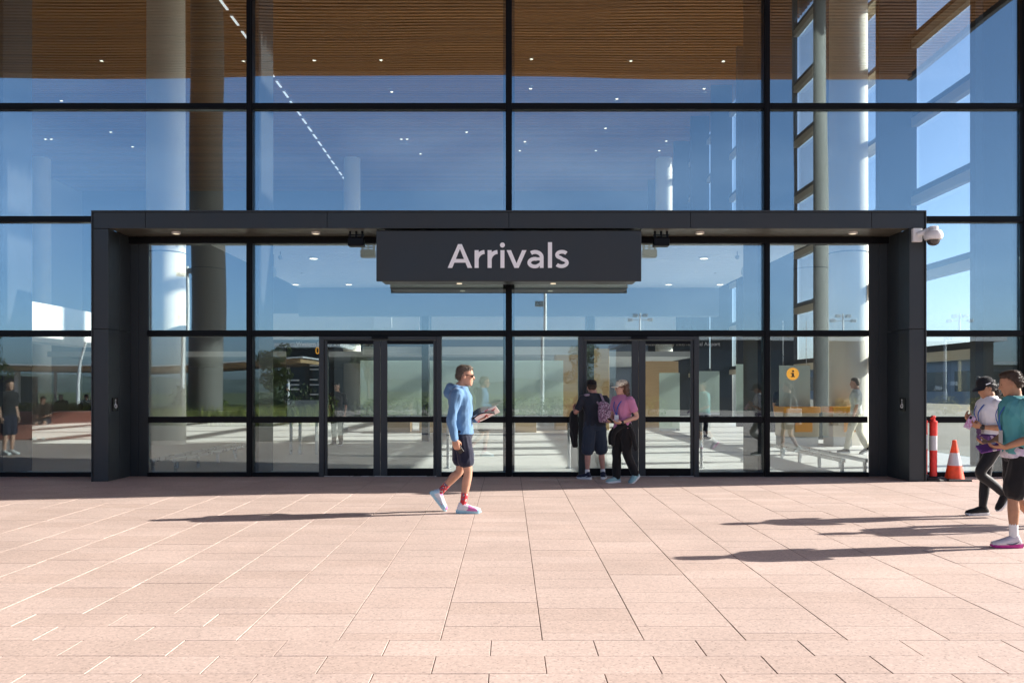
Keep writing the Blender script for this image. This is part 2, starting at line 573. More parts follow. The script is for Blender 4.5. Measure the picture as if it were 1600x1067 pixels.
# corner post
box('corner_post', charcoal_dark, B, CORNER - 0.14, CORNER + 0.06, -0.06, 0.16, 0, H)
segs = list(zip(edges[:-1], edges[1:]))
w2 = 0.0525
for (a, b) in segs:
    xa, xb = a + w2 + 0.001, b - w2 - 0.001
    if b == CORNER: xb = b - 0.142
    for z in TZ + [10.26, 12.2, 14.15]:
        if z == 4.42 and (a >= -5 and b <= 5):
            continue
        if z == 2.46 and (a < -5 and b > -5) or z == 4.42 and (a < -5 and b > -5):
            transom(xa, -PORT_X - 0.002, z)
            if z == 2.46: transom(-6.21, xb, z)
        elif z == 2.46 and (a < 5 and b > 5) or z == 4.42 and (a < 5 and b > 5):
            transom(PORT_X + 0.002, xb, z)
            if z == 2.46: transom(xa, 6.18, z)
        else:
            transom(xa, xb, z)
    # glass rows above the portal
    for (z0, z1) in ((4.42, 6.36), (6.36, 8.31), (8.31, 10.26), (10.26, 12.2), (12.2, 14.15), (14.15, H)):
        pane(xa, xb, z0 + w2, z1 - w2 if z1 < H else H)
    # row 2.46 - 4.42
    if a < -5 and b > -5:
        pane(xa, -PORT_X + 0.01, 2.46 + w2, 4.42 - w2); pane(-6.21, xb, 2.46 + w2, 4.0)
    elif a < 5 and b > 5:
        pane(xa, 6.18, 2.46 + w2, 4.0); pane(PORT_X - 0.01, xb, 2.46 + w2, 4.42 - w2)
    elif abs(a) < 5 and abs(b) < 5:
        pane(xa, xb, 2.46 + w2, 4.0)
    else:
        pane(xa, xb, 2.46 + w2, 4.42 - w2)
# ground row
def sill(x0, x1):
    box('sill', charcoal_dark, B, x0, x1, -0.056, 0.102, 0.0, 0.075, 0.003)
def midrail(x0, x1, y=-0.043):
    box('mid_rail', charcoal_dark, B, x0, x1, y, y + 0.06, 0.925, 1.03, 0.003)
for (a, b) in segs:
    xa, xb = a + w2 + 0.001, b - w2 - 0.001
    if b == CORNER: xb = b - 0.142
    if a < -5 and b > -5:
        sill(xa, -PORT_X - 0.002); pane(xa, -PORT_X + 0.01, 0.077, 2.46 - w2, low_glass)
        sill(-6.21, xb); pane(-6.21, xb, 0.077, 2.46 - w2, low_glass); midrail(-6.20, xb)
    elif a < 5 and b > 5:
        sill(PORT_X + 0.002, xb); pane(PORT_X - 0.01, xb, 0.077, 2.46 - w2, low_glass); midrail(PORT_X - 0.01, xb)
        sill(xa, 6.18); pane(xa, 6.18, 0.077, 2.46 - w2, low_glass); midrail(xa, 6.17)
    elif abs(a) < 5 and abs(b) < 5:
        pass
    else:
        sill(xa, xb); pane(xa, xb, 0.077, 2.46 - w2)

def px(p):
    return (p - 795.0) / (F / D)
# door bays: jambs, side panes and the two sliding door pairs
DT = 2.46 - w2
def side_pane(p0, p1):
    x0, x1 = px(p0), px(p1)
    sill(x0, x1); pane(x0, x1, 0.077, DT, low_glass); midrail(x0, x1)
side_pane(396.5, 499.5); side_pane(690, 790); side_pane(800.5, 903.5); side_pane(1091, 1191.5)
for p in (503.5, 686, 907.5, 1087):
    box('door_jamb', charcoal, B, px(p) - 0.042, px(p) + 0.042, -0.075, 0.12, 0.0, DT - 0.002, 0.004)
def leaf(x0, x1, door_parent, meet):
    """one sliding leaf between x0 and x1; meet = -1 / +1 side of the meeting stile"""
    y0, y1 = -0.045, 0.005
    ws = 0.115
    wl = 0.05
    la, lb = (ws, wl) if meet < 0 else (wl, ws)
    zt, zb = 2.335, 0.015
    box('stile', charcoal, door_parent, x0, x0 + la, y0, y1, zb, zt, 0.003)
    box('stile', charcoal, door_parent, x1 - lb, x1, y0, y1, zb, zt, 0.003)
    box('rail', charcoal_dark, door_parent, x0 + la, x1 - lb, y0 + 0.004, y1 - 0.004, zb, 0.14)
    box('rail', charcoal_dark, door_parent, x0 + la, x1 - lb, y0 + 0.004, y1 - 0.004, zt - 0.06, zt)
    box('rail', charcoal_dark, door_parent, x0 + la, x1 - lb, y0 - 0.004, -0.032, 0.935, 1.03)
    box('door_pane', door_glass, door_parent, x0 + la, x1 - lb, -0.030, -0.016, 0.14, zt - 0.06)
def door(p0, p1):
    x0, x1 = px(p0) + 0.043, px(p1) - 0.043
    fr = box('door', charcoal, B, x0, x1, -0.085, 0.10, 2.342, DT - 0.002, 0.004)   # header case of the sliding door
    fr['label'] = 'sliding glass door pair with charcoal stiles'
    xm = (x0 + x1) / 2
    leaf(x0 + 0.004, xm - 0.004, fr, 1)
    leaf(xm + 0.004, x1 - 0.004, fr, -1)
    box('door_sensor', charcoal_dark, fr, xm - 0.14, xm + 0.14, -0.115, -0.086, 2.36, 2.40, 0.004)
    box('threshold', steel, fr, x0, x1, -0.06, 0.06, 0.001, 0.012)
door(503.5, 686); door(907.5, 1087)

shelf_cream = material('shelf_cream', (0.55, 0.50, 0.40), 0.6)
# side wall of the hall (glass, fins run inwards)
FY = [2.25 + 4.45 * i for i in range(10)]
ys = [0.16] + FY + [46]
for y in FY:
    box('fin', fin_mat, B, 9.2, CORNER - 0.06, y - 0.1, y + 0.1, 0, H)
for i in range(len(ys) - 1):
    ya, yb = ys[i] + 0.101, ys[i + 1] - 0.101
    for k, z in enumerate([2.46, 4.42, 6.36, 8.31, 10.26, 12.2, 14.15]):
        box('transom', fin_mat, B, CORNER - 0.16, CORNER + 0.05, ya, yb, z - 0.07, z + 0.07)
        box('transom_shelf', shelf_cream, B, CORNER - 0.20, CORNER - 0.03, ya, yb, z - 0.30, z - 0.085)
    box('window_pane', side_glass, B, CORNER - 0.02, CORNER, ya, yb, 0.0, H)
# back and far side
box('end_wall', light_grey, B, -30.3, -30, -0.2, 46, 0, H + 0.24)
box('end_wall', material('far_wall', (0.20, 0.22, 0.26), 0.7), B, -30, CORNER, 46, 46.3, 0, H + 0.24)
box('front_wall', light_grey, B, -30, -13.5, -0.2, 0.1, 0, H)

# ---- the great roof with its slatted soffit outside and ceiling inside
roof = box('roof', material('roof_metal', (0.35, 0.36, 0.37), 0.5), B, -32, 10.95, -13.98, 47, H + 0.45, H + 1.0)
box('roof_edge', MATS['roof_metal'], roof, -32, 17.7, -23.3, -14.0, H + 0.45, H + 1.0)
box('roof_edge', MATS['roof_metal'], roof, 10.96, 15.7, -13.98, 2.0, H + 0.45, H + 1.0)
box('soffit_backing', ceiling_back, roof, -31.8, 17.5, -23.1, -14.0, H + 0.25, H + 0.3)
box('soffit_backing', ceiling_back, roof, -31.8, 15.5, -13.99, 1.9, H + 0.25, H + 0.3)
box('soffit_backing', ceiling_back, roof, -31.8, 10.9, 1.91, 46.8, H + 0.25, H + 0.3)
slat_mesh = [MB().box(-31.8, xe, -0.075, 0.075, -0.10, 0.10).mesh('slat', timber) for xe in (17.5, 15.5, 10.8)]
yy = -22.95
while yy < 45.5:
    if abs(yy) > 0.3:
        o = link('slat', slat_mesh[0 if yy < -14 else 1 if yy < 1.9 else 2], roof)
        o.location = (0, yy, H + 0.10)
    yy += 0.27
material('roof_fascia', (0.07, 0.07, 0.075), 0.4)
box('fascia', timber, roof, -32, 17.7, -23.5, -23.03, H - 0.0, H + 1.0)
box('fascia', MATS['roof_fascia'], roof, 17.71, 17.9, -23.5, -14.0, H - 0.05, H + 1.0)
sunlit_edge_glow = material('sunlit_edge_glow', (0.8, 0.8, 0.8), 0.5, emit=(0.9, 0.95, 1.0), estr=0.5)
# glowing dashes stand in for a sunlit ceiling edge running back into the hall
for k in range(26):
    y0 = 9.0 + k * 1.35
    box('sunlit_edge_dash', sunlit_edge_glow, roof, -10.12 - 0.03 * k, -10.03 - 0.03 * k, y0, y0 + 0.8, H - 0.04, H - 0.012)
def disc_light(parent, x, y, z, r=0.09, lm=None):
    m = MB().lathe([(r * 1.35, 0.0), (r * 1.35, -0.03), (r, -0.035), (r, -0.012)], 16, (x, y, z)).build('downlight_ring', white_paint, parent, True)
    MB().lathe([(r, -0.013), (r * 0.9, -0.034)], 16, (x, y, z)).build('downlight_lens', lm or lamp_on, parent, True)
for (p, q) in ((158, 94), (490, 95), (595, 95), (832, 94), (990, 94), (1132, 94), (380, 96)):   # reflected in the glass
    s = (H - EYE) / (608.0 - q)
    disc_light(roof, (p - 795) * s, -(s * F - D), H, 0.065)
for (p, q) in ((96, 157), (612, 143), (829, 138), (1100, 138), (964, 154), (946, 200), (820, 221), (1041, 220), (812, 235), (931, 235), (1030, 235), (627, 217), (636, 217),
               (173, 206), (71, 217), (80, 217), (207, 229), (729, 206), (657, 240)):
    s = (H - EYE) / (608.0 - q)
    disc_light(roof, (p - 795) * s, s * F - D, H, 0.065)

# ---- round columns
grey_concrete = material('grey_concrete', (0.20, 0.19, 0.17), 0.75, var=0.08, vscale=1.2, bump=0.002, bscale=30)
def column(x, y, r=0.51, top=H + 0.2):
    prof = [(r + 0.015, 0.0), (r + 0.015, 0.02)]
    n = 12
    for k in range(n + 1):
        t = k / n
        prof.append((r * (1.02 - 0.06 * t), 0.02 + (top - 0.02) * t))
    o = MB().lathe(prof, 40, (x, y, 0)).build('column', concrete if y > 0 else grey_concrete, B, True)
    MB().lathe([(r * 1.0 + 0.004, 5.2), (r * 1.0 + 0.004, 5.23)], 40, (x, y, 0)).build('column_joint', fin_mat, o, True)
for (x, y) in ((-9.39, 8.8), (9.3, 8.8), (-9.4, 37), (9.3, 37), (-28, 37), (-9.39, -12.0), (9.39, -12.0), (-28, 8.8), (-28, -12)):
    column(x, y)

# ---- draught lobby: low white ceiling behind the doors, posts and screens
lob = box('lobby_bulkhead', material('lobby_bulkhead_grey', (0.17, 0.19, 0.22), 0.6), B, -6.1, 6.1, 10.2, 10.5, 3.62, 4.67)
for k in range(31):
    y0 = 1.12 + k * 0.293
    box('ceiling_plank', white_paint, lob, -6.08, 6.08, y0, y0 + 0.275, 4.44, 4.50)
box('lobby_roof', fin_mat, lob, -6.1, 6.1, 1.10, 10.19, 4.52, 4.66)
for (p, q) in ((490, 402), (462, 443), (545, 443), (1100, 402), (1045, 443), (1125, 443)):
    s = (4.44 - EYE) / (608.0 - q)
    disc_light(lob, (p - 795) * s, s * F - D, 4.44, 0.09)
def pendant(p, q, y, r, hgt):
    x, z = at(p, q, y)
    o = MB().lathe([(0.01, hgt), (r * 0.7, hgt * 0.8), (r, hgt * 0.15), (r, -hgt * 0.3), (r * 0.6, -hgt * 0.85), (0.01, -hgt)], 20, (x, y, z)).build('pendant_speaker', light_grey, lob, True)
    MB().tube([(x, y, z + hgt), (x, y, 4.44)], 0.008, 6).build('pendant_rod', charcoal_dark, o)
for sgn in (1, -1):
    c = lambda p: 795 + sgn * (p - 795)
    pendant(c(427), 425, 4.0, 0.07, 0.12); pendant(c(472), 424, 7.0, 0.055, 0.06); pendant(c(438), 402, 3.6, 0.05, 0.05)
for p in (665, 922):
    x, _ = at(p, 600, 10.3)
    box('lobby_post', fin_mat, B, x - 0.1, x + 0.1, 10.15, 10.55, 0, 3.61)
box('lobby_beam', white_paint, B, -4.3, 2.2, 10.56, 10.70, 2.52, 2.75)
# frosted screens with brass edges deeper in the hall
for (p0, p1, y, z0, z1) in ((563, 660, 11.0, 0.72, 2.36), (671, 790, 11.0, 0.72, 2.36), (803, 880, 11.0, 0.72, 2.36), (1092, 1124, 9.0, 0.86, 2.0), (1150, 1172, 9.4, 0.8, 2.2), (1030, 1062, 11.5, 0.3, 2.0)):
    x0, _ = at(p0, 0, y); x1, _ = at(p1, 0, y)
    box('glass_screen', frost_glass, B, x0, x1, y, y + 0.02, z0, z1)
    box('screen_foot', steel, B, x0, x1, y - 0.02, y + 0.04, z0 - 0.07, z0 - 0.002)
# stone and timber clad core behind, pale service walls, the far gallery
core_mat = timber_material('core_timber', (0.36, 0.23, 0.11), (0.55, 0.38, 0.20))
for (p0, p1, y, z0, z1, mt) in ((868, 952, 17, 0, 3.0, core_mat), (1003, 1060, 19, 0, 2.6, core_mat), (590, 640, 15.5, 0, 1.05, core_mat), (655, 700, 15, 0, 1.0, core_mat), (805, 838, 15.2, 0, 1.05, core_mat)):
    x0, _ = at(p0, 0, y); x1, _ = at(p1, 0, y)
    if z1 > 1.5:
        box('clad_core', mt, B, x0, x1, y, y + 1.0, z0, z1, 0.01)
    else:
        c = thing('timber_desk', 'timber fronted desk inside, %s' % {590: 'seen through the first sliding door', 655: 'seen beside the striding man', 805: 'seen right of the middle mullion'}[p0], 'desk', ((x0 + x1) / 2, y, 0), group='timber desks inside')
        box('front', mt, c, x0, x1, y, y + 0.05, z0, z1 - 0.04, 0.006)
        box('side', mt, c, x0, x0 + 0.05, y + 0.052, y + 0.9, z0, z1 - 0.04)
        box('side', mt, c, x1 - 0.05, x1, y + 0.052, y + 0.9, z0, z1 - 0.04)
        box('top', light_grey, c, x0 - 0.03, x1 + 0.03, y - 0.03, y + 0.93, z1 - 0.038, z1, 0.006)
gal = material('gallery_white', (0.62, 0.62, 0.60), 0.6, var=0.04)
for (p0, p1, q0, q1, y) in ((405, 655, 490, 530, 26), (674, 790, 490, 530, 26), (803, 914, 490, 530, 26), (931, 1056, 490, 530, 26)):
    x0, z1 = at(p0, q0, y); x1, z0 = at(p1, q1, y)
    box('gallery_front', gal, B, x0, x1, y, y + 0.3, z0, z1)
box('gallery_slab', light_grey, B, -22, CORNER - 1.2, 26.35, 45.9, 3.05, 3.3)
for (p0, p1, q0, q1) in ((584, 612, 494, 512), (978, 1007, 494, 512)):
    x0, z1 = at(p0, q0, 25.7); x1, z0 = at(p1, q1, 25.7)
    box('notice_board', white_paint, B, x0, x1, 25.7, 25.8, z0, z1)
# wayfinding words over both doors
def flat_text(words, x0, x1, y, zbase, mat, parent, depth=0.003, name='lettering', height=None):
    me = text_mesh(name, words, 1.0, 0.0)
    xs = [v.co.x for v in me.vertices]; yv = [v.co.y for v in me.vertices]
    sc = (x1 - x0) / (max(xs) - min(xs))
    sy = sc if height is None else height / (max(yv) - 0.0)
    for v in me.vertices:
        v.co = ((v.co.x - min(xs)) * sc + x0, y, v.co.y * sy + zbase)
    me.materials.clear(); me.materials.append(mat)
    return link(name, me, parent)
for (p0, p1) in ((463, 592), (1000, 1125)):
    flat_text('Western Sydney International Airport', px(p0) * 1.02, px(p1) * 1.02, 0.30, 2.265, white_letter, B)
    box('header_strip', glass_material('clear_strip', 0.02, (0.9, 0.93, 0.93)) if 'clear_strip' not in MATS else MATS['clear_strip'], B, px(p0) * 1.02 - 0.05, px(p1) * 1.02 + 0.05, 0.302, 0.31, 2.2, 2.4)

# ================================================================== THE ENTRANCE PORTAL
P = thing('entrance_portal', 'projecting charcoal metal portal framing the doors under the arrivals sign', 'portal', (0, PORT_Y, 0))
jx = [-6.77] + [(p - 795) * 0.010414 for p in (227, 511, 795, 1079, 1362)] + [6.77]
for a, b in zip(jx[:-1], jx[1:]):
    box('fascia_panel', charcoal, P, a + 0.004, b - 0.004, PORT_Y, PORT_Y + 0.03, PORT_SOF + 0.003, PORT_TOP - 0.03, 0.003)
box('top_rim', charcoal, P, -PORT_X, PORT_X, PORT_Y - 0.02, 0.0 - 0.07, PORT_TOP - 0.026, PORT_TOP, 0.003)
for s in (-1, 1):
    e = lambda a, b: (min(s * a, s * b), max(s * a, s * b))
    x0, x1 = e(PORT_X, PORT_X - 0.018)
    box('side_rim', charcoal, P, x0, x1, PORT_Y - 0.02, -0.075, 0.0, PORT_TOP - 0.028, 0.003)
    x0, x1 = e(PORT_X - 0.022, PORT_IN)
    box('pillar_panel', charcoal, P, x0, x1, PORT_Y, PORT_Y + 0.03, 0.004, 2.475, 0.003)
    box('pillar_panel', charcoal, P, x0, x1, PORT_Y, PORT_Y + 0.03, 2.483, PORT_SOF - 0.005, 0.003)
    # reveals: two upright panels either side of a joint
    x0, x1 = e(PORT_IN + 0.0, PORT_IN + 0.03)
    for (ya, yb) in ((PORT_Y + 0.034, -0.42), (-0.412, -0.004)):
        box('reveal_panel', charcoal, P, x0, x1, ya, yb, 0.004, 2.475, 0.002)
        box('reveal_panel', charcoal, P, x0, x1, ya, yb, 2.483, PORT_SOF - 0.004, 0.002)
    x0, x1 = e(PORT_IN + 0.032, PORT_X - 0.024)
    box('pillar_core', charcoal_dark, P, x0, x1, PORT_Y + 0.032, -0.078, 0.002, PORT_SOF)
    # flat return panels beside the glass
    for (a, b) in ((PORT_IN - 0.002, 6.375), (6.370, 6.205)):
        x0, x1 = e(a, b)
        box('return_panel', charcoal, P, x0, x1, -0.02, 0.02, 0.004, 4.0, 0.002)
# soffit planks run along the portal
n = 5
for k in range(n):
    y0 = PORT_Y + 0.034 + k * (0.72 / n)
    for (a, b) in ((-PORT_IN + 0.002, -2.17), (2.17, PORT_IN - 0.002)):
        box('soffit_plank', soffit_metal, P, a, b, y0 + 0.003, y0 + 0.72 / n - 0.003, PORT_SOF, PORT_SOF + 0.02, 0.002)
box('soffit_backing', charcoal_dark, P, -PORT_IN, PORT_IN, PORT_Y + 0.034, -0.08, PORT_SOF + 0.024, PORT_TOP - 0.03)
box('head_bar', charcoal_dark, P, -PORT_IN + 0.003, PORT_IN - 0.003, -0.072, 0.09, 4.0, 4.112, 0.003)
box('head_filler', charcoal_dark, P, -PORT_IN - 0.2, PORT_IN + 0.2, -0.07, 0.09, 4.115, 4.365)
for p in (278, 495, 1092, 1330):
    disc_light(P, (p - 795) * 0.0107, -0.52, PORT_SOF - 0.001, 0.055, lamp_dim)

# hanging sign box
S = thing('arrivals_sign', 'wide charcoal hanging sign box reading Arrivals in white letters', 'sign', (0, PORT_Y, 3.25))
box('sign_face', charcoal, S, -2.155, 2.155, -0.855, -0.825, 3.25, 4.075, 0.012)
box('sign_body', charcoal, S, -2.10, 2.10, -0.822, -0.30, 3.262, 4.06, 0.03)
for p in (718, 864):
    MB().lathe([(0.045, 0.0), (0.045, -0.012)], 16, ((p - 795) * 0.0107, -0.5, 3.262)).build('sign_lamp', lamp_dim, S)
for p in (672, 918):
    x = (p - 795) * 0.0107
    box('sign_hanger', charcoal_dark, S, x - 0.05, x + 0.05, -0.5, -0.4, 4.062, 4.11)

# --- drawn letters: strokes of a geometric sans
def stroke(mb, pts, w, y0, y1, closed=False):
    pts = [Vector((p[0], p[1])) for p in pts]
    n = len(pts)
    L_, R_ = [], []
    for i, p in enumerate(pts):
        if closed:
            a, b = pts[i - 1], pts[(i + 1) % n]
            d1, d2 = (p - a).normalized(), (b - p).normalized()
        else:
            d1 = (p - pts[i - 1]).normalized() if i else (pts[1] - p).normalized()
            d2 = (pts[i + 1] - p).normalized() if i < n - 1 else d1
        t = (d1 + d2).normalized()
        nn = Vector((-t.y, t.x))
        k = w / 2 / max(0.5, nn.dot(Vector((-d1.y, d1.x))))
        L_.append(p + nn * k); R_.append(p - nn * k)
    rng = range(n if closed else n - 1)
    for i in rng:
        j = (i + 1) % n
        q = [L_[i], L_[j], R_[j], R_[i]]
        v = [(c.x, y0, c.y) for c in q] + [(c.x, y1, c.y) for c in q]
        mb.add(v, [(0, 1, 2, 3), (7, 6, 5, 4), (0, 4, 5, 1), (2, 6, 7, 3), (1, 5, 6, 2), (3, 7, 4, 0)])
def arc(cx, cy, rx, ry, a0, a1, n=18):
    return [(cx + rx * math.cos(R(a0 + (a1 - a0) * k / n)), cy + ry * math.sin(R(a0 + (a1 - a0) * k / n))) for k in range(n + 1)]
LS = 0.010393           # metres per photo pixel on the sign face
Zb = 3.25 + (440 - 419) * LS
def letter(fn):
    mb = MB(); fn(mb)
    mb.v = [((p[0] - 795) * LS, p[1], Zb + p[2] * LS) for p in mb.v]
    mb.build('letter', white_letter, S)
YA, YB = -0.866, -0.8555
SW = 6.4
def polyplate(mb, poly):
    mb.prism(poly, YA, YB)
def L_A(mb):
    # outer legs as two slanted plates and a bar
    polyplate(mb, [(699.5, 0), (706.6, 0), (718.6, 29.6), (718.6, 37.0), (715.6, 37.0)])
    polyplate(mb, [(737.7, 0), (730.5, 0), (718.6, 29.6), (718.6, 37.0), (721.6, 37.0)])
    stroke(mb, [(706.5, 11.0), (730.5, 11.0)], 5.6, YA + 0.0008, YB)
def L_r(x):
    def f(mb):
        stroke(mb, [(x + 3.2, 0), (x + 3.2, 27.6)], SW, YA, YB)
        stroke(mb, arc(x + 16.2, 11.2, 13.0, 13.6, 180, 93, 14), 6.0, YA + 0.0008, YB)
    return f
def L_i(mb):
    stroke(mb, [(785.0, 0), (785.0, 27.6)], SW, YA, YB)
    mb.prism([(785 + 3.9 * math.cos(R(a)), 35.6 + 3.9 * math.sin(R(a))) for a in range(0, 360, 20)], YA, YB)
def L_v(mb):
    polyplate(mb, [(791.6, 27.6), (798.5, 27.6), (807.0, 7.2), (807.0, 0), (803.7, 0)])
    polyplate(mb, [(822.6, 27.6), (815.7, 27.6), (807.0, 7.2), (807.0, 0), (810.4, 0)])
def L_a(mb):
    stroke(mb, [(846.3, 0), (846.3, 10.0)] + arc(836.0, 16.6, 10.3, 8.2, 0, 128, 12), 6.0, YA, YB)
    stroke(mb, arc(835.4, 8.2, 8.6, 6.0, 68, 310, 16), 5.6, YA + 0.0008, YB)
    stroke(mb, [(838.0, 14.0), (844.8, 14.0)], 4.8, YA + 0.0012, YB)
    stroke(mb, [(840.2, 3.8), (844.6, 6.6)], 4.6, YA + 0.0016, YB)
def L_l(mb):
    stroke(mb, [(859.3, 0), (859.3, 40.0)], SW, YA, YB)
def L_s(mb):
    pts = arc(878.0, 20.4, 7.8, 4.8, 28, 250, 12) + arc(877.2, 8.0, 8.6, 5.4, 76, -148, 14)
    stroke(mb, pts, 5.6, YA, YB)
for fn in (L_A, L_r(741.5), L_r(761.8), L_i, L_v, L_a, L_l, L_s):
    letter(fn)

# black boxes hung beside the sign
for sgn, side in ((-1, 'left'), (1, 'right')):
    q = thing('sensor_box', 'black sensor box hung from portal soffit at %s end of the sign' % side, 'sensor', (sgn * 2.5, -0.55, PORT_SOF), group='sensor boxes beside the sign')
    xc = sgn * 2.52 if sgn > 0 else -2.525
    box('housing', charcoal_dark, q, xc - 0.13, xc + 0.13, -0.66, -0.48, 3.86, 4.0, 0.015)
    box('bracket', charcoal_dark, q, xc - 0.115, xc - 0.085, -0.60, -0.56, 4.0, 4.113)
    box('bracket', charcoal_dark, q, xc + 0.085, xc + 0.115, -0.60, -0.56, 4.0, 4.113)
    box('bracket', charcoal_dark, q, xc - 0.015, xc + 0.015, -0.60, -0.56, 4.0, 4.113)
    box('crossbar', charcoal_dark, q, xc - 0.13, xc + 0.13, -0.605, -0.555, 4.035, 4.055)

# push plates for the accessible door on both reveals
for sgn, side in ((-1, 'left'), (1, 'right')):
    q = thing('push_plate', 'small black accessible door push plate on the %s portal reveal' % side, 'push plate', (sgn * 6.51, -0.62, 1.14), group='accessible door plates')
    xo = sgn * (PORT_IN - 0.002)
    xi = sgn * (PORT_IN - 0.022)
    box('plate', material('gloss_black', (0.006, 0.006, 0.007), 0.2), q, min(xo, xi), max(xo, xi), -0.70, -0.52, 1.14, 1.36, 0.006)
    m = MB()
    xf, xf2 = sgn * (PORT_IN - 0.0235), sgn * (PORT_IN - 0.026)
    def yz(pts, w, closed=False):
        t = MB(); stroke(t, pts, w, 0, 1, closed)
        m.add([(xf if p[1] < 0.5 else xf2, p[0], p[2]) for p in t.v], t.f)
    yz(arc(-0.61, 1.225, 0.034, 0.034, 100, 390, 20), 0.011)
    yz([(-0.612, 1.305), (-0.612, 1.245), (-0.58, 1.245), (-0.562, 1.205)], 0.011)
    yz(arc(-0.612, 1.322, 0.007, 0.007, 0, 360, 10), 0.012)
    m.build('wheelchair_symbol', white_letter, q)

# dome camera on its arm at the portal's corner
q = thing('security_camera', 'white dome security camera on wall arm at portal top corner', 'camera', (6.6, PORT_Y, 4.0))
cw = material('camera_white', (0.72, 0.72, 0.72), 0.4)
box('back_plate', cw, q, 6.545, 6.70, PORT_Y - 0.075, PORT_Y - 0.002, 3.885, 4.105, 0.012)
MB().tube([(6.62, PORT_Y - 0.07, 4.0), (6.70, PORT_Y - 0.13, 4.03), (6.80, PORT_Y - 0.17, 4.075), (6.83, PORT_Y - 0.18, 4.06)], [0.045, 0.045, 0.048, 0.05], 12).build('arm', cw, q, True)
MB().lathe([(0.03, 0.13), (0.075, 0.115), (0.08, 0.06), (0.12, 0.045), (0.145, 0.0), (0.145, -0.05), (0.125, -0.09), (0.10, -0.095)], 24, (6.82, PORT_Y - 0.18, 3.99)).build('shroud', cw, q, True)
MB().lathe([(0.098, 0.0), (0.094, -0.035), (0.075, -0.068), (0.04, -0.088), (0.004, -0.094)], 24, (6.82, PORT_Y - 0.18, 3.895)).build('dome', material('smoked_dome', (0.05, 0.045, 0.045), 0.08, spec=0.7), q, True)
# ================================================================== PEOPLE
def cat_rom(P, t):
    """sample list of vectors/tuples at parameter t in [0, n-1]"""
    n = len(P)
    i = min(int(t), n - 2); u = t - i
    p0, p1, p2, p3 = P[max(i - 1, 0)], P[i], P[i + 1], P[min(i + 2, n - 1)]
    return [0.5 * ((2 * b) + (c - a) * u + (2 * a - 5 * b + 4 * c - d) * u * u + (3 * b - a - 3 * c + d) * u ** 3) for a, b, c, d in zip(p0, p1, p2, p3)]

def limb(mb, pts, rad, n=12, sub=5, flat=1.0, ref=None):
    """tapered tube through pts; rad one per point; rounded ends"""
    P = [tuple(p) + (r,) for p, r in zip(pts, rad)]
    S = []
    for k in range((len(P) - 1) * sub + 1):
        S.append(cat_rom(P, k / sub))
    cs = [Vector(s[:3]) for s in S]; rs = [max(s[3], 0.002) for s in S]
    t0 = (cs[1] - cs[0]).normalized(); t1 = (cs[-1] - cs[-2]).normalized()
    c2 = [cs[0] - t0 * rs[0] * 0.75, cs[0] - t0 * rs[0] * 0.45] + cs + [cs[-1] + t1 * rs[-1] * 0.45, cs[-1] + t1 * rs[-1] * 0.75]
    r2 = [rs[0] * 0.3, rs[0] * 0.8] + rs + [rs[-1] * 0.8, rs[-1] * 0.3]
    vs, fs = [], []
    prev = None
    for i, p in enumerate(c2):
        t = (c2[min(i + 1, len(c2) - 1)] - c2[max(i - 1, 0)]).normalized()
        if prev is None:
            rf = Vector(ref) if ref else (Vector((0, 1, 0)) if abs(t.y) < 0.9 else Vector((1, 0, 0)))
            u = (rf - t * rf.dot(t)).normalized()
        else:
            u = (prev - t * prev.dot(t)).normalized()
        prev = u
        w = t.cross(u)
        for k in range(n):
            a = 2 * math.pi * k / n
            vs.append(p + u * math.cos(a) * r2[i] + w * math.sin(a) * r2[i] * flat)
    m = len(c2)
    for i in range(m - 1):
        for k in range(n):
            k2 = (k + 1) % n
            fs.append((i * n + k, i * n + k2, (i + 1) * n + k2, (i + 1) * n + k))
    fs.append(tuple(reversed(range(n)))); fs.append(tuple((m - 1) * n + k for k in range(n)))
    mb.add(vs, fs)

def stack(mb, secs, n=20, sub=4, power=2.3, M=None):
    """closed skin through horizontal sections (x, y, z, half depth x, half width y)"""
    S = [cat_rom(secs, k / sub) for k in range((len(secs) - 1) * sub + 1)]
    vs, fs = [], []
    for (x, y, z, hd, hw) in S:
        hd, hw = max(hd, 0.003), max(hw, 0.003)
        for k in range(n):
            a = 2 * math.pi * k / n
            ca, sa = math.cos(a), math.sin(a)
            q = (abs(ca) ** power + abs(sa) ** power) ** (-1 / power)
            v = Vector((x + hd * ca * q, y + hw * sa * q, z))
            vs.append(M @ v if M else v)
    m = len(S)
    for i in range(m - 1):
        for k in range(n):
            k2 = (k + 1) % n
            fs.append((i * n + k, i * n + k2, (i + 1) * n + k2, (i + 1) * n + k))
    fs.append(tuple(reversed(range(n)))); fs.append(tuple((m - 1) * n + k for k in range(n)))
    mb.add(vs, fs)

def ball(mb, c, r, n=12, M=None):
    rx, ry, rz = r if isinstance(r, (tuple, list)) else (r, r, r)
    vs, fs = [], []
    m = 8
    for i in range(1, m):
        th = math.pi * i / m
        for k in range(n):
            a = 2 * math.pi * k / n
            v = Vector((c[0] + rx * math.sin(th) * math.cos(a), c[1] + ry * math.sin(th) * math.sin(a), c[2] + rz * math.cos(th)))
            vs.append(M @ v if M else v)
    top = Vector((c[0], c[1], c[2] + rz)); bot = Vector((c[0], c[1], c[2] - rz))
    vs += [M @ top if M else top, M @ bot if M else bot]
    for i in range(m - 2):
        for k in range(n):
            k2 = (k + 1) % n
            fs.append((i * n + k, (i + 1) * n + k, (i + 1) * n + k2, i * n + k2))
    T, Bo = (m - 1) * n, (m - 1) * n + 1
    for k in range(n):
        fs.append((T, k, (k + 1) % n)); fs.append((Bo, (m - 2) * n + (k + 1) % n, (m - 2) * n + k))
    mb.add(vs, fs)

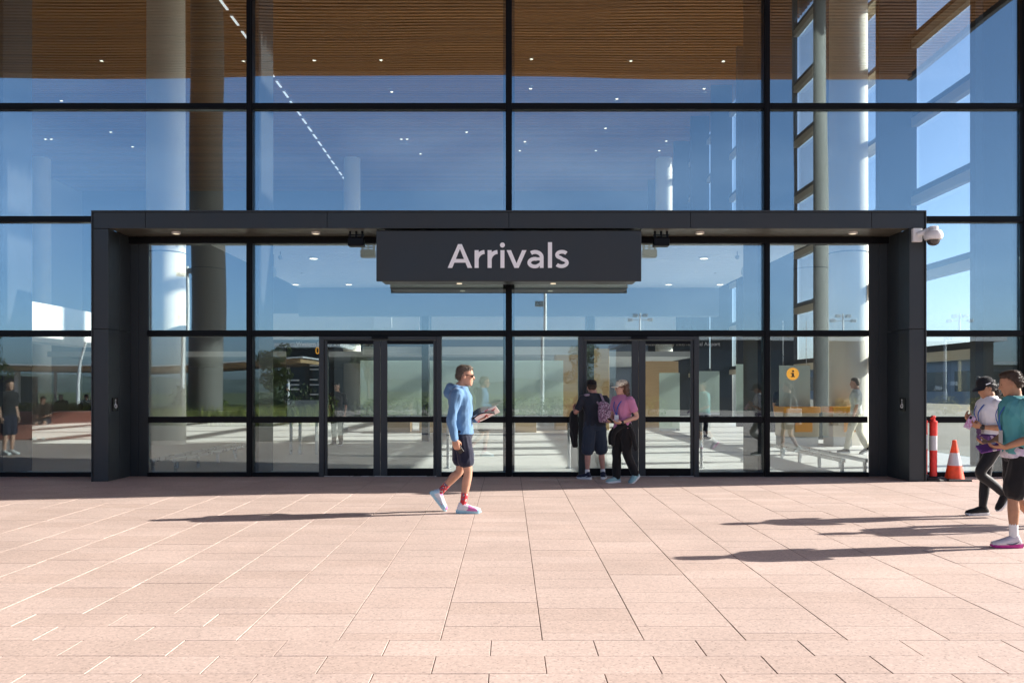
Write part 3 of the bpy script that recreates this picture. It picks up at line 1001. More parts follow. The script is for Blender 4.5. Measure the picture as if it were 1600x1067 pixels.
def melt(mb, name, mat, voxel=0.008, smooth=3, wrinkle=0.0, wscale=14.0, seed=0.0):
    """fuse overlapping closed shapes into one continuous skin"""
    me = bpy.data.meshes.new(name)
    me.from_pydata(mb.v, [], mb.f)
    o = bpy.data.objects.new(name, me)
    C.objects.link(o)
    r = o.modifiers.new('fuse', 'REMESH'); r.mode = 'VOXEL'; r.voxel_size = voxel; r.use_smooth_shade = True
    s = o.modifiers.new('soft', 'SMOOTH'); s.iterations = smooth; s.factor = 0.5
    dg = bpy.context.evaluated_depsgraph_get()
    out = bpy.data.meshes.new_from_object(o.evaluated_get(dg))
    bpy.data.objects.remove(o); bpy.data.meshes.remove(me)
    if wrinkle:
        n = len(out.vertices)
        co = np.empty(n * 3, np.float32); no = np.empty(n * 3, np.float32)
        out.vertices.foreach_get('co', co); out.vertex_normals.foreach_get('vector', no)
        co = co.reshape(-1, 3); no = no.reshape(-1, 3)
        d = np.empty(n, np.float32)
        for i in range(n):
            x, y, z = co[i]
            a = mnoise.noise(Vector((x * wscale + seed, y * wscale, z * wscale * 0.55)))
            b = mnoise.noise(Vector((x * wscale * 0.4 - seed, y * wscale * 0.4 + 3.1, z * wscale * 0.9)))
            d[i] = (1 - abs(a) * 2.2) * 0.5 + b * 0.8
        co += no * (d * wrinkle)[:, None]
        out.vertices.foreach_set('co', co.reshape(-1))
    out.materials.clear(); out.materials.append(mat)
    out.polygons.foreach_set('use_smooth', [True] * len(out.polygons))
    out.name = name
    return out

def V(*a): return Vector(a)

def cloth(name, color, rough=0.85, var=0.08, vscale=9.0):
    m = material(name, color, rough, 0.0, 0.25, var=var, vscale=vscale, bump=0.0015, bscale=220)
    m.node_tree.nodes['Principled BSDF'].inputs['Sheen Weight'].default_value = 0.15
    return m
def skin(name, color):
    m = material(name, color, 0.58, 0.0, 0.3, var=0.12, vscale=22, bump=0.0006, bscale=300)
    b = m.node_tree.nodes['Principled BSDF']
    b.inputs['Subsurface Weight'].default_value = 0.06
    b.inputs['Subsurface Radius'].default_value = (0.012, 0.005, 0.003)
    return m
def pattern_mat(name, base, spots, scale=40.0, thresh=0.55, rough=0.8):
    if name in MATS: return MATS[name]
    m = bpy.data.materials.new(name); m.use_nodes = True
    nt = m.node_tree; L = nt.links.new; b = nt.nodes['Principled BSDF']
    tc = nt.nodes.new('ShaderNodeTexCoord')
    vo = nt.nodes.new('ShaderNodeTexVoronoi'); vo.inputs['Scale'].default_value = scale
    L(tc.outputs['Object'], vo.inputs['Vector'])
    rp = nt.nodes.new('ShaderNodeValToRGB'); rp.color_ramp.interpolation = 'CONSTANT'
    cr = rp.color_ramp
    cr.elements[0].position = 0; cr.elements[0].color = (*base, 1)
    cr.elements[1].position = thresh; cr.elements[1].color = (*spots[0], 1)
    for i, s in enumerate(spots[1:]):
        k = cr.elements.new(thresh + (1 - thresh) * (i + 1) / len(spots)); k.color = (*s, 1)
    sp = nt.nodes.new('ShaderNodeSeparateColor'); L(vo.outputs['Color'], sp.inputs['Color'])
    L(sp.outputs['Red'], rp.inputs['Fac']); L(rp.outputs['Color'], b.inputs['Base Color'])
    b.inputs['Roughness'].default_value = rough
    MATS[name] = m
    return m

HEAD = [(-0.118, 0.060, 0.022, 0.022), (-0.10, 0.042, 0.048, 0.042), (-0.06, 0.020, 0.076, 0.060), (-0.02, 0.010, 0.090, 0.068),
        (0.03, 0.002, 0.097, 0.074), (0.07, -0.004, 0.092, 0.071), (0.10, -0.008, 0.070, 0.055), (0.118, -0.010, 0.030, 0.024)]
def head_matrix(p):
    return Matrix.Translation(p['head']) @ Matrix.Rotation(p.get('yaw', 0), 4, 'Z') @ Matrix.Rotation(p.get('nod', 0), 4, 'Y') @ Matrix.Rotation(p.get('roll', 0), 4, 'X')

def add_hand(mb, wrist, d, nrm, side, curl=0.5, thumb=1.0, spread=1.0, sc=1.0):
    """wrist point, finger direction d, palm normal nrm; side: +1 thumb along d x nrm"""
    d = Vector(d).normalized(); nrm = (Vector(nrm) - d * Vector(nrm).dot(d)).normalized()
    t = d.cross(nrm) * side
    w = Vector(wrist)
    def q(a, b, c): return w + (d * a + t * b + nrm * c) * sc
    # palm: four metacarpal lobes
    for b in (-0.030, -0.010, 0.010, 0.030):
        limb(mb, [q(-0.01, b * 0.5, 0), q(0.04, b * 0.9, 0), q(0.085, b, 0.004)], [0.016 * sc, 0.016 * sc, 0.013 * sc], 8, 3)
    for i, (b, ln) in enumerate(((0.030, 0.070), (0.010, 0.080), (-0.010, 0.074), (-0.030, 0.058))):
        p0 = q(0.083, b, 0.003)
        a = [curl * 0.55, curl * 1.35, curl * 2.0]
        segs = [0.42 * ln, 0.33 * ln, 0.25 * ln]
        pts = [p0]
        cur = p0
        for ang, sg in zip(a, segs):
            cur = cur + (d * math.cos(ang) + nrm * math.sin(ang) + t * b * 1.5 * spread) * sg * sc
            pts.append(cur)
        limb(mb, pts, [0.0095 * sc, 0.009 * sc, 0.0085 * sc, 0.0072 * sc], 8, 3)
    th = [q(0.015, 0.026, 0.006), q(0.045, 0.052, 0.020), q(0.072, 0.060 - 0.01 * thumb, 0.030 + 0.012 * thumb), q(0.092, 0.056 - 0.02 * thumb, 0.036 + 0.016 * thumb)]
    limb(mb, th, [0.015 * sc, 0.012 * sc, 0.010 * sc, 0.008 * sc], 8, 3)

FOOT = [(-0.068, 0.036, 0.024, 0.024), (-0.045, 0.045, 0.034, 0.043), (-0.005, 0.056, 0.037, 0.056), (0.05, 0.046, 0.041, 0.045), (0.11, 0.034, 0.047, 0.033), (0.165, 0.027, 0.043, 0.026), (0.205, 0.021, 0.022, 0.017)]
def foot_matrix(ankle, toe_dir, pitch=0.0):
    """foot frame: origin on the sole under the ankle, x to the toes"""
    a = math.atan2(toe_dir[1], toe_dir[0])
    return Matrix.Translation(ankle) @ Matrix.Rotation(a, 4, 'Z') @ Matrix.Rotation(pitch, 4, 'Y') @ Matrix.Translation((0, 0, -0.085))
def add_foot(mb, M, grow=0.0, sole=False):
    rings = []
    n = 14
    P = [(f, z, hw, hh) for f, z, hw, hh in FOOT]
    S = [cat_rom(P, k / 4) for k in range((len(P) - 1) * 4 + 1)]
    vs, fs = [], []
    for (f, z, hw, hh) in S:
        hw, hh = hw + grow, hh + grow
        for k in range(n):
            a = 2 * math.pi * k / n
            vs.append(M @ V(f * (1 + grow * 3) , hw * math.cos(a), max(z + hh * math.sin(a), 0.004)))
    m = len(S)
    for i in range(m - 1):
        for k in range(n):
            k2 = (k + 1) % n
            fs.append((i * n + k, i * n + k2, (i + 1) * n + k2, (i + 1) * n + k))
    fs.append(tuple(reversed(range(n)))); fs.append(tuple((m - 1) * n + k for k in range(n)))
    mb.add(vs, fs)
def sole_mesh(M, thick=0.03):
    mb = MB()
    out = [(-0.085, 0.0), (-0.078, 0.03), (-0.04, 0.041), (0.02, 0.040), (0.08, 0.049), (0.14, 0.052), (0.19, 0.042), (0.218, 0.018), (0.222, 0.0)]
    ring = out + [(x, -y) for x, y in reversed(out[1:-1])]
    n = len(ring)
    def zt(x): return thick + 0.012 * max(0, (0.06 - x)) / 0.14
    vs = [M @ V(x, y * 0.94, 0.0 + (0.014 if x > 0.19 else 0)) for x, y in ring] + [M @ V(x * 1.01, y * 1.03, zt(x) * 0.6) for x, y in ring] + [M @ V(x, y, zt(x)) for x, y in ring]
    fs = [tuple(reversed(range(n))), tuple(2 * n + k for k in range(n))]
    for l in range(2):
        for k in range(n):
            fs.append((l * n + k, l * n + (k + 1) % n, (l + 1) * n + (k + 1) % n, (l + 1) * n + k))
    return mb.add(vs, fs)

def torso_sections(p, grow=0.0, z0=None, z1=None, fem=0.0):
    hip, chest, neck = p['pelvis'], p['chest'], p['neck']
    base = [(-0.08, 0.085, 0.115), (0.0, 0.112, 0.160 + 0.006 * fem), (0.10, 0.100, 0.146 - 0.014 * fem), (0.20, 0.102, 0.142 - 0.012 * fem), (0.30, 0.112 + 0.008 * fem, 0.156 - 0.008 * fem), (0.40, 0.118 + 0.012 * fem, 0.168 - 0.012 * fem), (0.48, 0.100, 0.162 - 0.014 * fem), (0.535, 0.072, 0.115 - 0.01 * fem), (0.57, 0.056, 0.068), (0.62, 0.052, 0.054)]
    secs = []
    for (h, hd, hw) in base:
        z = hip[2] + h * p.get('tk', 1.0)
        if h <= 0.40:
            t = max(0, h / 0.40); cx = hip[0] + (chest[0] - hip[0]) * t; cy = hip[1] + (chest[1] - hip[1]) * t
        else:
            t = (h - 0.40) / 0.22; cx = chest[0] + (neck[0] - chest[0]) * t; cy = chest[1] + (neck[1] - chest[1]) * t
        secs.append((cx, cy, z, hd * p.get('girth', 1) + grow, hw * p.get('girth', 1) + grow))
    if z0 is not None: secs = [s for s in secs if s[2] >= hip[2] + z0 - 1e-6]
    if z1 is not None: secs = [s for s in secs if s[2] <= hip[2] + z1 + 1e-6]
    return secs

def lerp(a, b, t): return Vector(a) * (1 - t) + Vector(b) * t

def part_of(name, me, root, parent=None):
    o = bpy.data.objects.new(name, me); C.objects.link(o)
    o.parent = parent or root
    return o

def person(label, loc, rz, p, fit, scale=1.0, voxel=0.008, group=None, hold_detail=True):
    root = thing('person', label, 'person', loc, rz, group)
    root.scale = (scale,) * 3
    g = p.get('girth', 1)
    fem = p.get('fem', 0)
    # ---------------- body
    mb = MB()
    stack(mb, torso_sections(p, 0.0, fem=fem))
    HM = head_matrix(p)
    stack(mb, [(x, 0, z, hd, hw) for (z, x, hd, hw) in HEAD], 20, 4, 2.1, HM)
    limb(mb, [Vector(p['neck']) + V(-0.01, 0, -0.02), HM @ V(-0.02, 0, -0.06)], [0.058, 0.054], 14)
    limb(mb, [HM @ V(0.085, 0, 0.022), HM @ V(0.104, 0, -0.012), HM @ V(0.112, 0, -0.030)], [0.009, 0.012, 0.014], 8, 3)      # nose
    ball(mb, (0.090, 0, -0.062), (0.012, 0.024, 0.008), 10, HM)        # lips
    ball(mb, (0.082, 0, 0.032), (0.016, 0.05, 0.010), 10, HM)          # brow
    for s in (-1, 1):
        ball(mb, (-0.004, s * 0.076, -0.008), (0.017, 0.010, 0.031), 10, HM)
        ball(mb, (0.066, s * 0.036, -0.025), (0.022, 0.02, 0.022), 10, HM)
    for s, q in ((-1, 'r'), (1, 'l')):
        sh, el, wr = Vector(p['sh_' + q]), Vector(p['el_' + q]), Vector(p['wr_' + q])
        a = 0.92 if fem else 1.0
        limb(mb, [lerp(p['chest'], sh, 0.55), sh, lerp(sh, el, 0.45), el, lerp(el, wr, 0.35), wr], [0.060 * a, 0.060 * a, 0.047 * a, 0.039 * a, 0.040 * a, 0.026 * a])
        hd_, hn = p['hand_' + q]
        add_hand(mb, wr, hd_, hn, 1 if q == 'r' else -1, p.get('curl_' + q, 0.5), sc=0.94 if fem else 1.0)
        hp, kn, an = Vector(p['hip_' + q]), Vector(p['kn_' + q]), Vector(p['an_' + q])
        limb(mb, [hp, lerp(hp, kn, 0.5), kn, lerp(kn, an, 0.3) + (lerp(kn, an, 0.3) - lerp(kn, an, 0.3)) , lerp(kn, an, 0.7), an], [0.088 * g, 0.074 * g, 0.053, 0.055, 0.040, 0.034])
        add_foot(mb, foot_matrix(an, p['toe_' + q][0], p['toe_' + q][1]))
    part_of('body', melt(mb, 'body', fit['skin'], voxel, 3), root)
    # ---------------- head gear
    eyes = MB()
    for s in (-1, 1):
        ball(eyes, (0.083, s * 0.031, 0.006), (0.010, 0.014, 0.007), 8, HM)
    part_of('eyes', eyes.mesh('eyes', material('eye_dark', (0.03, 0.02, 0.015), 0.2), True), root)
    hair = fit.get('hair')
    if hair:
        kind, mt = hair
        hb = MB()
        if kind == 'short':
            stack(hb, [(-0.066, 0, -0.050, 0.028, 0.052), (-0.058, 0, -0.010, 0.046, 0.068), (-0.038, 0, 0.030, 0.066, 0.0765), (-0.018, 0, 0.056, 0.083, 0.0775), (-0.004, 0, 0.084, 0.094, 0.075), (0.0, 0, 0.108, 0.088, 0.068), (-0.002, 0, 0.131, 0.05, 0.04)], 20, 4, 2.2, HM)
        elif kind == 'long':
            stack(hb, [(-0.085, 0, -0.27, 0.02, 0.05), (-0.088, 0, -0.17, 0.04, 0.074), (-0.062, 0, -0.07, 0.056, 0.078), (-0.036, 0, 0.0, 0.072, 0.082), (-0.016, 0, 0.06, 0.094, 0.082), (-0.006, 0, 0.11, 0.08, 0.068), (-0.006, 0, 0.128, 0.045, 0.04)], 20, 4, 2.2, HM)
        elif kind == 'pony':
            stack(hb, [(-0.045, 0, -0.045, 0.05, 0.066), (-0.032, 0, 0.0, 0.074, 0.079), (-0.016, 0, 0.05, 0.092, 0.080), (-0.006, 0, 0.10, 0.08, 0.068), (-0.006, 0, 0.126, 0.045, 0.04)], 20, 4, 2.2, HM)
            limb(hb, [HM @ V(-0.09, 0, 0.02), HM @ V(-0.135, 0, -0.03), HM @ V(-0.135, 0, -0.12), HM @ V(-0.115, 0, -0.20)], [0.022, 0.034, 0.030, 0.010], 10)
        hair_me = melt(hb, 'hair', mt, 0.007, 2, wrinkle=0.007, wscale=48)
        ho = part_of('hair', hair_me, root)
        if voxel < 0.01:
            # loose locks that break up the outline
            hr = random.Random(int(fit.get('seed', 1) * 10))
            sb = MB()
            cen = HM @ V(0, 0, 0.02)
            back = (HM.to_3x3() @ V(-0.55, 0, -0.35))
            for _ in range(1500):
                v = hair_me.vertices[hr.randrange(len(hair_me.vertices))]
                if kind == 'short' and (HM.inverted() @ v.co).z < -0.035: continue
                nrm = v.normal
                d = (back + nrm * 0.35 + V(hr.gauss(0, .3), hr.gauss(0, .3), hr.gauss(0, .25)))
                d = (d - nrm * d.dot(nrm) * 0.6).normalized()
                ln = hr.uniform(0.012, 0.030) * (1.0 if kind == 'short' else 1.8)
                sd = d.cross(nrm).normalized() * 0.0022
                a = v.co - nrm * 0.003
                mid = a + d * ln * 0.55 + nrm * 0.006
                sb.add([a - sd, a + sd, mid + sd, mid - sd, a + d * ln + nrm * 0.004], [(0, 1, 2, 3), (3, 2, 4)])
            st = part_of('locks', sb.mesh('locks', mt), root, ho)
            st['kind'] = 'stuff'
    if fit.get('cap'):
        mt = fit['cap']
        cb = MB()
        stack(cb, [(-0.006, 0, 0.030, 0.104, 0.085), (-0.006, 0, 0.06, 0.107, 0.088), (-0.008, 0, 0.095, 0.098, 0.082), (-0.010, 0, 0.126, 0.070, 0.06), (-0.012, 0, 0.142, 0.02, 0.018)], 22, 4, 2.1, HM)
        cap = part_of('cap', melt(cb, 'cap', mt, 0.007, 2), root)
        bb = MB()
        n = 14
        vs = []
        for lay, dz in ((0, 0.0), (1, 0.008)):
            for k in range(n + 1):
                a = R(-68 + 136 * k / n)
                vs.append(HM @ V(0.015 + 0.082 * math.cos(a), 0.082 * math.sin(a), 0.034 + dz))
            for k in range(n + 1):
                a = R(-68 + 136 * k / n)
                drop = -0.020 - 0.012 * abs(math.sin(a)) ** 2 - fit.get('brim_drop', 0)
                vs.append(HM @ V(0.035 + 0.148 * math.cos(a), 0.083 * math.sin(a) * 1.02, 0.034 + dz + drop))
        fs = []
        m1 = n + 1
        for k in range(n):
            fs += [(k, k + 1, m1 + k + 1, m1 + k), (2 * m1 + k, 3 * m1 + k, 3 * m1 + k + 1, 2 * m1 + k + 1),
                   (m1 + k, m1 + k + 1, 3 * m1 + k + 1, 3 * m1 + k), (k, 2 * m1 + k, 2 * m1 + k + 1, k + 1)]
        fs += [(0, m1, 3 * m1, 2 * m1), (n, 2 * m1 + n, 3 * m1 + n, m1 + n)]
        bb.add(vs, fs)
        part_of('brim', bb.mesh('brim', mt), root, cap)
        if fit.get('cap_mark'):
            mk = MB(); mk.box(-0.001, 0.004, -0.03, 0.03, -0.006, 0.006)
            Mm = HM @ Matrix.Translation((0.02, 0.089, 0.06)) @ Matrix.Rotation(R(78), 4, 'Z')
            mk.v = [Mm @ Vector(v) for v in mk.v]
            part_of('cap_mark', mk.mesh('cap_mark', white_letter), root, cap)
    if fit.get('glasses'):
        gb = MB()
        for s in (-1, 1):
            stack(gb, [(0.097, s * 0.033, -0.016, 0.004, 0.018), (0.100, s * 0.033, 0.004, 0.005, 0.026), (0.098, s * 0.033, 0.022, 0.004, 0.024)], 12, 3, 3, HM)
            limb(gb, [HM @ V(0.092, s * 0.06, 0.012), HM @ V(0.05, s * 0.078, 0.012), HM @ V(-0.01, s * 0.080, 0.006)], [0.004] * 3, 6, 2)
        limb(gb, [HM @ V(0.102, -0.02, 0.012), HM @ V(0.102, 0.02, 0.012)], [0.004] * 2, 6, 2)
        part_of('sunglasses', gb.mesh('sunglasses', material('sunglass', (0.012, 0.01, 0.01), 0.12), True), root)
    # ---------------- top
    if fit.get('top'):
        mt, sleeve, hem, gr = fit['top']
        tb = MB()
        stack(tb, torso_sections(p, gr, hem, 0.57, fem), 22, 4, 2.4)
        for q in 'rl':
            sh, el, wr = Vector(p['sh_' + q]), Vector(p['el_' + q]), Vector(p['wr_' + q])
            if sleeve > 0.5:
                limb(tb, [lerp(p['chest'], sh, 0.5), sh, lerp(sh, el, 0.5), el, lerp(el, wr, 0.5), lerp(el, wr, 0.96)], [0.07, 0.073 + gr * 0.3, 0.060, 0.054, 0.049, 0.042])
            else:
                e2 = lerp(sh, el, sleeve * 2)
                limb(tb, [lerp(p['chest'], sh, 0.5), sh, lerp(sh, e2, 0.6), e2], [0.068, 0.072, 0.066, 0.064])
        if fit.get('hood'):
            nk = Vector(p['neck'])
            for k in range(9):
                a = R(60 + 240 * k / 8); 
                if k: limb(tb, [nk + V(0.075 * math.cos(pa) - 0.035, 0.09 * math.sin(pa), -0.015 + 0.03 * (1 - math.cos(pa)) * 0.5), nk + V(0.075 * math.cos(a) - 0.035, 0.09 * math.sin(a), -0.015 + 0.03 * (1 - math.cos(a)) * 0.5)], [0.032, 0.032], 10, 2)
                pa = a
            limb(tb, [nk + V(-0.10, 0, 0.02), nk + V(-0.135, 0, -0.06), nk + V(-0.12, 0, -0.11)], [0.04, 0.05, 0.03], 12, 3, 1.5)
        top = part_of('top', melt(tb, 'top', mt, voxel, 3, wrinkle=0.013, wscale=12, seed=fit.get('seed', 1.0)), root)
    # ---------------- trousers / shorts
    if fit.get('bottom'):
        mt, length, loose, gr = fit['bottom']
        bb = MB()
        stack(bb, torso_sections(p, gr, -0.08, 0.10, fem), 22, 4, 2.3)
        for q in 'rl':
            hp, kn, an = Vector(p['hip_' + q]), Vector(p['kn_' + q]), Vector(p['an_' + q])
            if length <= 1:
                e = lerp(hp, kn, length)
                limb(bb, [hp, lerp(hp, e, 0.5), e], [0.10 * g + loose * 0.5, 0.092 * g + loose, 0.086 * g + loose * 1.25])
            else:
                e = lerp(kn, an, length - 1)
                limb(bb, [hp, lerp(hp, kn, 0.5), kn, lerp(kn, e, 0.5), e], [0.095 * g + loose * .5, 0.080 * g + loose, 0.062 + loose, 0.058 + loose * 1.1, 0.042 + loose * 1.6])
        part_of('bottoms', melt(bb, 'bottoms', mt, voxel, 3, wrinkle=0.012 if loose > 0.008 else 0.003, wscale=11, seed=fit.get('seed', 1.0) + 5), root)
    # ---------------- socks and shoes
    for q in 'rl':
        kn, an = Vector(p['kn_' + q]), Vector(p['an_' + q])
        FM = foot_matrix(an, p['toe_' + q][0], p['toe_' + q][1])
        if fit.get('socks'):
            mt, up = fit['socks']
            sb = MB()
            limb(sb, [lerp(an, kn, up), lerp(an, kn, up * 0.5), an, FM @ V(0.02, 0, 0.06)], [0.043, 0.041, 0.040, 0.04])
            part_of('sock', sb.mesh('sock', mt, True), root)
        up_m, sole_m, acc = fit['shoes']
        fb = MB()
        add_foot(fb, FM @ Matrix.Translation((0, 0, 0.012)), 0.008)
        limb(fb, [FM @ V(-0.012, 0, 0.055), FM @ V(-0.016, 0, 0.105)], [0.046, 0.043], 14)
        shoe = part_of('shoe', melt(fb, 'shoe', up_m, 0.006, 2), root)
        part_of('sole', sole_mesh(FM).mesh('sole', sole_m), root, shoe)
        lb = MB()
        for k in range(4):
            f = 0.045 + k * 0.022
            z = 0.105 - k * 0.011
            limb(lb, [FM @ V(f, -0.026, z - 0.012), FM @ V(f + 0.004, 0, z), FM @ V(f, 0.026, z - 0.012)], [0.004] * 3, 6, 2)
        part_of('laces', lb.mesh('laces', acc, True), root, shoe)
        if fit.get('swoosh'):
            for s in (-1, 1):
                wb = MB()
                limb(wb, [FM @ V(-0.03, s * 0.044, 0.062), FM @ V(0.03, s * 0.05, 0.036), FM @ V(0.09, s * 0.052, 0.044)], [0.004, 0.010, 0.003], 8, 3, 0.5)
                part_of('side_flash', wb.mesh('side_flash', fit['swoosh'], True), root, shoe)
    if fit.get('lanyard'):
        mt = fit['lanyard']
        lb = MB()
        nk, ch = Vector(p['neck']), Vector(p['chest'])
        gr = fit['top'][3]
        dz = p['pelvis'][2] + 0.21
        front = p['pelvis'][0] * 0.5 + ch[0] * 0.5 + 0.115 + gr + 0.012 * fem
        for s in (-1, 1):
            pts = [nk + V(-0.055, 0, 0.025), nk + V(-0.01, s * 0.068, 0.012), nk + V(0.088, s * 0.078, -0.045), V(ch[0] + 0.146 + gr + 0.01 * fem, ch[1] + s * 0.045, ch[2] - 0.02), V(front + 0.012, s * 0.006, dz + 0.02)]
            limb(lb, pts, [0.011] * 5, 8, 4, 0.3)
        ly = part_of('lanyard', lb.mesh('lanyard', mt, True), root)
        bd = MB().box(front + 0.010, front + 0.014, -0.045, 0.045, dz - 0.11, dz + 0.02)
        part_of('badge', bd.mesh('badge', fit.get('badge', white_letter)), root, ly)
    if fit.get('watch'):
        q = fit['watch']
        el, wr = Vector(p['el_' + q]), Vector(p['wr_' + q])
        wb = MB(); c = lerp(el, wr, 0.93)
        limb(wb, [lerp(el, wr, 0.90), lerp(el, wr, 0.97)], [0.034, 0.033], 12, 2)
        part_of('watch', wb.mesh('watch', material('watch_black', (0.012, 0.012, 0.014), 0.4), True), root)
    return root

def standing(**k):
    p = dict(pelvis=(0, 0, 0.93), chest=(0.01, 0, 1.33), neck=(-0.005, 0, 1.49), head=V(0.03, 0, 1.635),
             sh_r=(-0.01, -0.185, 1.42), sh_l=(-0.01, 0.185, 1.42), el_r=(-0.04, -0.235, 1.13), el_l=(-0.04, 0.235, 1.13),
             wr_r=(0.03, -0.235, 0.88), wr_l=(0.03, 0.235, 0.88), hand_r=((0.15, 0, -1), (0, 1, 0)), hand_l=((0.15, 0, -1), (0, -1, 0)),
             hip_r=(0, -0.088, 0.89), hip_l=(0, 0.088, 0.89), kn_r=(0.015, -0.095, 0.49), kn_l=(0.015, 0.095, 0.49),
             an_r=(-0.02, -0.10, 0.085), an_l=(-0.02, 0.10, 0.085), toe_r=((1, -0.15), 0.0), toe_l=((1, 0.15), 0.0))
    p.update(k)
    return p
def placed(root, v):
    """local point of a person -> world"""
    M = Matrix.Translation(root.location) @ Matrix.Rotation(root.rotation_euler.z, 4, 'Z') @ Matrix.Scale(root.scale.x, 4)
    return M @ Vector(v)
def frame_of(root):
    return Matrix.Translation(root.location) @ Matrix.Rotation(root.rotation_euler.z, 4, 'Z') @ Matrix.Scale(root.scale.x, 4)

skin_tan = skin('skin_tan', (0.50, 0.27, 0.18))
skin_fair = skin('skin_fair', (0.56, 0.33, 0.24))
skin_olive = skin('skin_olive', (0.42, 0.22, 0.13))
brown_hair = material('brown_hair', (0.06, 0.035, 0.02), 0.6, var=0.35, vscale=60)
grey_brown = material('grey_brown_hair', (0.105, 0.078, 0.056), 0.65, var=0.4, vscale=50)
auburn = material('auburn_hair', (0.11, 0.045, 0.02), 0.5, var=0.35, vscale=50)
black_hair = material('black_hair', (0.015, 0.011, 0.009), 0.5, var=0.3, vscale=60)
white_rubber = material('white_rubber', (0.65, 0.66, 0.67), 0.6)
grey_lace = material('lace', (0.6, 0.6, 0.6), 0.8)
def ground(px_, py_):
    d = F * EYE / (py_ - 608.0)
    return ((px_ - 795.0) * d / F, d - D)

# ---- 1 the man striding past in a blue hooded top
gx, gy = ground(722, 800)
pose = standing(pelvis=(0.0, 0, 0.94), chest=(-0.02, 0, 1.34), neck=(-0.02, 0, 1.49), head=V(0.035, 0, 1.635),
    sh_r=(-0.05, -0.18, 1.42), el_r=(-0.115, -0.235, 1.13), wr_r=(-0.075, -0.235, 0.885), hand_r=((0.22, 0.05, -1), (0.3, 1, 0)), curl_r=0.75,
    sh_l=(0.0, 0.18, 1.42), el_l=(-0.02, 0.255, 1.13), wr_l=(0.17, 0.17, 1.115), hand_l=((1, -0.25, 0.12), (0, -0.3, 1)), curl_l=0.35,
    hip_r=(0.01, -0.085, 0.90), kn_r=(0.075, -0.09, 0.495), an_r=(0.015, -0.09, 0.088), toe_r=((1, -0.08), 0.0),
    hip_l=(-0.01, 0.085, 0.90), kn_l=(-0.03, 0.085, 0.50), an_l=(-0.285, 0.085, 0.215), toe_l=((1, 0.05), R(52)), yaw=R(-4), nod=R(2))
walker = person('man striding past the doors in blue hooded top, navy shorts and red socks', (gx, gy, 0.0), 0.0, pose, dict(
    skin=skin_tan, hair=('short', grey_brown), glasses=True,
    top=(cloth('blue_hoodie', (0.105, 0.21, 0.36)), 1.0, -0.03, 0.026), hood=True, seed=2.0,
    bottom=(cloth('navy_shorts', (0.012, 0.014, 0.032)), 0.70, 0.012, 0.016),
    socks=(pattern_mat('red_pattern_sock', (0.55, 0.03, 0.04), [(0.6, 0.45, 0.4), (0.35, 0.02, 0.03), (0.1, 0.12, 0.2)], 55, 0.6), 0.40),
    shoes=(pattern_mat('pale_multicolour_shoe', (0.62, 0.66, 0.72), [(0.40, 0.62, 0.75), (0.55, 0.16, 0.38), (0.72, 0.72, 0.74)], 17, 0.40), material('aqua_sole', (0.36, 0.60, 0.70), 0.6), material('pink_lace', (0.5, 0.1, 0.3), 0.7))), 1.015, 0.008)
FW = frame_of(walker)
ph = thing('phone', 'dark phone in the lowered hand of the man in blue', 'phone', placed(walker, (-0.05, -0.215, 0.80)))
t = MB().box(-0.006, 0.006, -0.036, 0.036, -0.075, 0.075)
Mp = FW @ Matrix.Translation((-0.035, -0.205, 0.79)) @ Matrix.Rotation(R(-35), 4, 'Y') @ Matrix.Rotation(R(70), 4, 'Z')
t.v = [Mp @ Vector(v) for v in t.v]
t.build('case', material('phone_black', (0.012, 0.012, 0.014), 0.25), ph, bevel=0.004)
t = MB(); limb(t, [Mp @ V(0.007, -0.03, 0.07), Mp @ V(0.03, -0.015, 0.085), Mp @ V(0.045, 0.0, 0.05), Mp @ V(0.03, 0.01, 0.03)], [0.004] * 4, 6, 3)
t.build('wrist_loop', white_rubber, ph, True)
fo = thing('folder', 'black folder with pale printed sheets carried by the man in blue', 'folder', placed(walker, (0.26, 0.13, 1.15)))
Mf = FW @ Matrix.Translation((0.235, 0.10, 1.16)) @ Matrix.Rotation(R(-18), 4, 'Y') @ Matrix.Rotation(R(16), 4, 'X')
t = MB()
n = 10
for k in range(n):      # curved cover
    a0, a1 = math.pi * k / n, math.pi * (k + 1) / n
    z0, z1 = 0.055 * math.sin(a0), 0.055 * math.sin(a1)
    x0, x1 = -0.15 + 0.31 * k / n, -0.15 + 0.31 * (k + 1) / n
    t.add([Mf @ V(*c) for c in ((x0, -0.12, z0), (x1, -0.12, z1), (x1, 0.12, z1), (x0, 0.12, z0), (x0, -0.12, z0 + 0.012), (x1, -0.12, z1 + 0.012), (x1, 0.12, z1 + 0.012), (x0, 0.12, z0 + 0.012))],
          [(0, 3, 2, 1), (4, 5, 6, 7), (0, 1, 5, 4), (1, 2, 6, 5), (2, 3, 7, 6), (3, 0, 4, 7)])
t.build('cover', cloth('black_cover', (0.01, 0.01, 0.012)), fo)
t = MB().box(-0.11, 0.19, -0.127, 0.11, -0.006, 0.004)
Ms = Mf @ Matrix.Translation((0.02, -0.0, -0.012)) @ Matrix.Rotation(R(-8), 4, 'Y') @ Matrix.Rotation(R(-38), 4, 'X')
t.v = [Ms @ Vector(v) for v in t.v]
t.build('sheets', pattern_mat('printed_sheet', (0.72, 0.66, 0.66), [(0.55, 0.12, 0.16), (0.7, 0.5, 0.5)], 22, 0.72), fo)

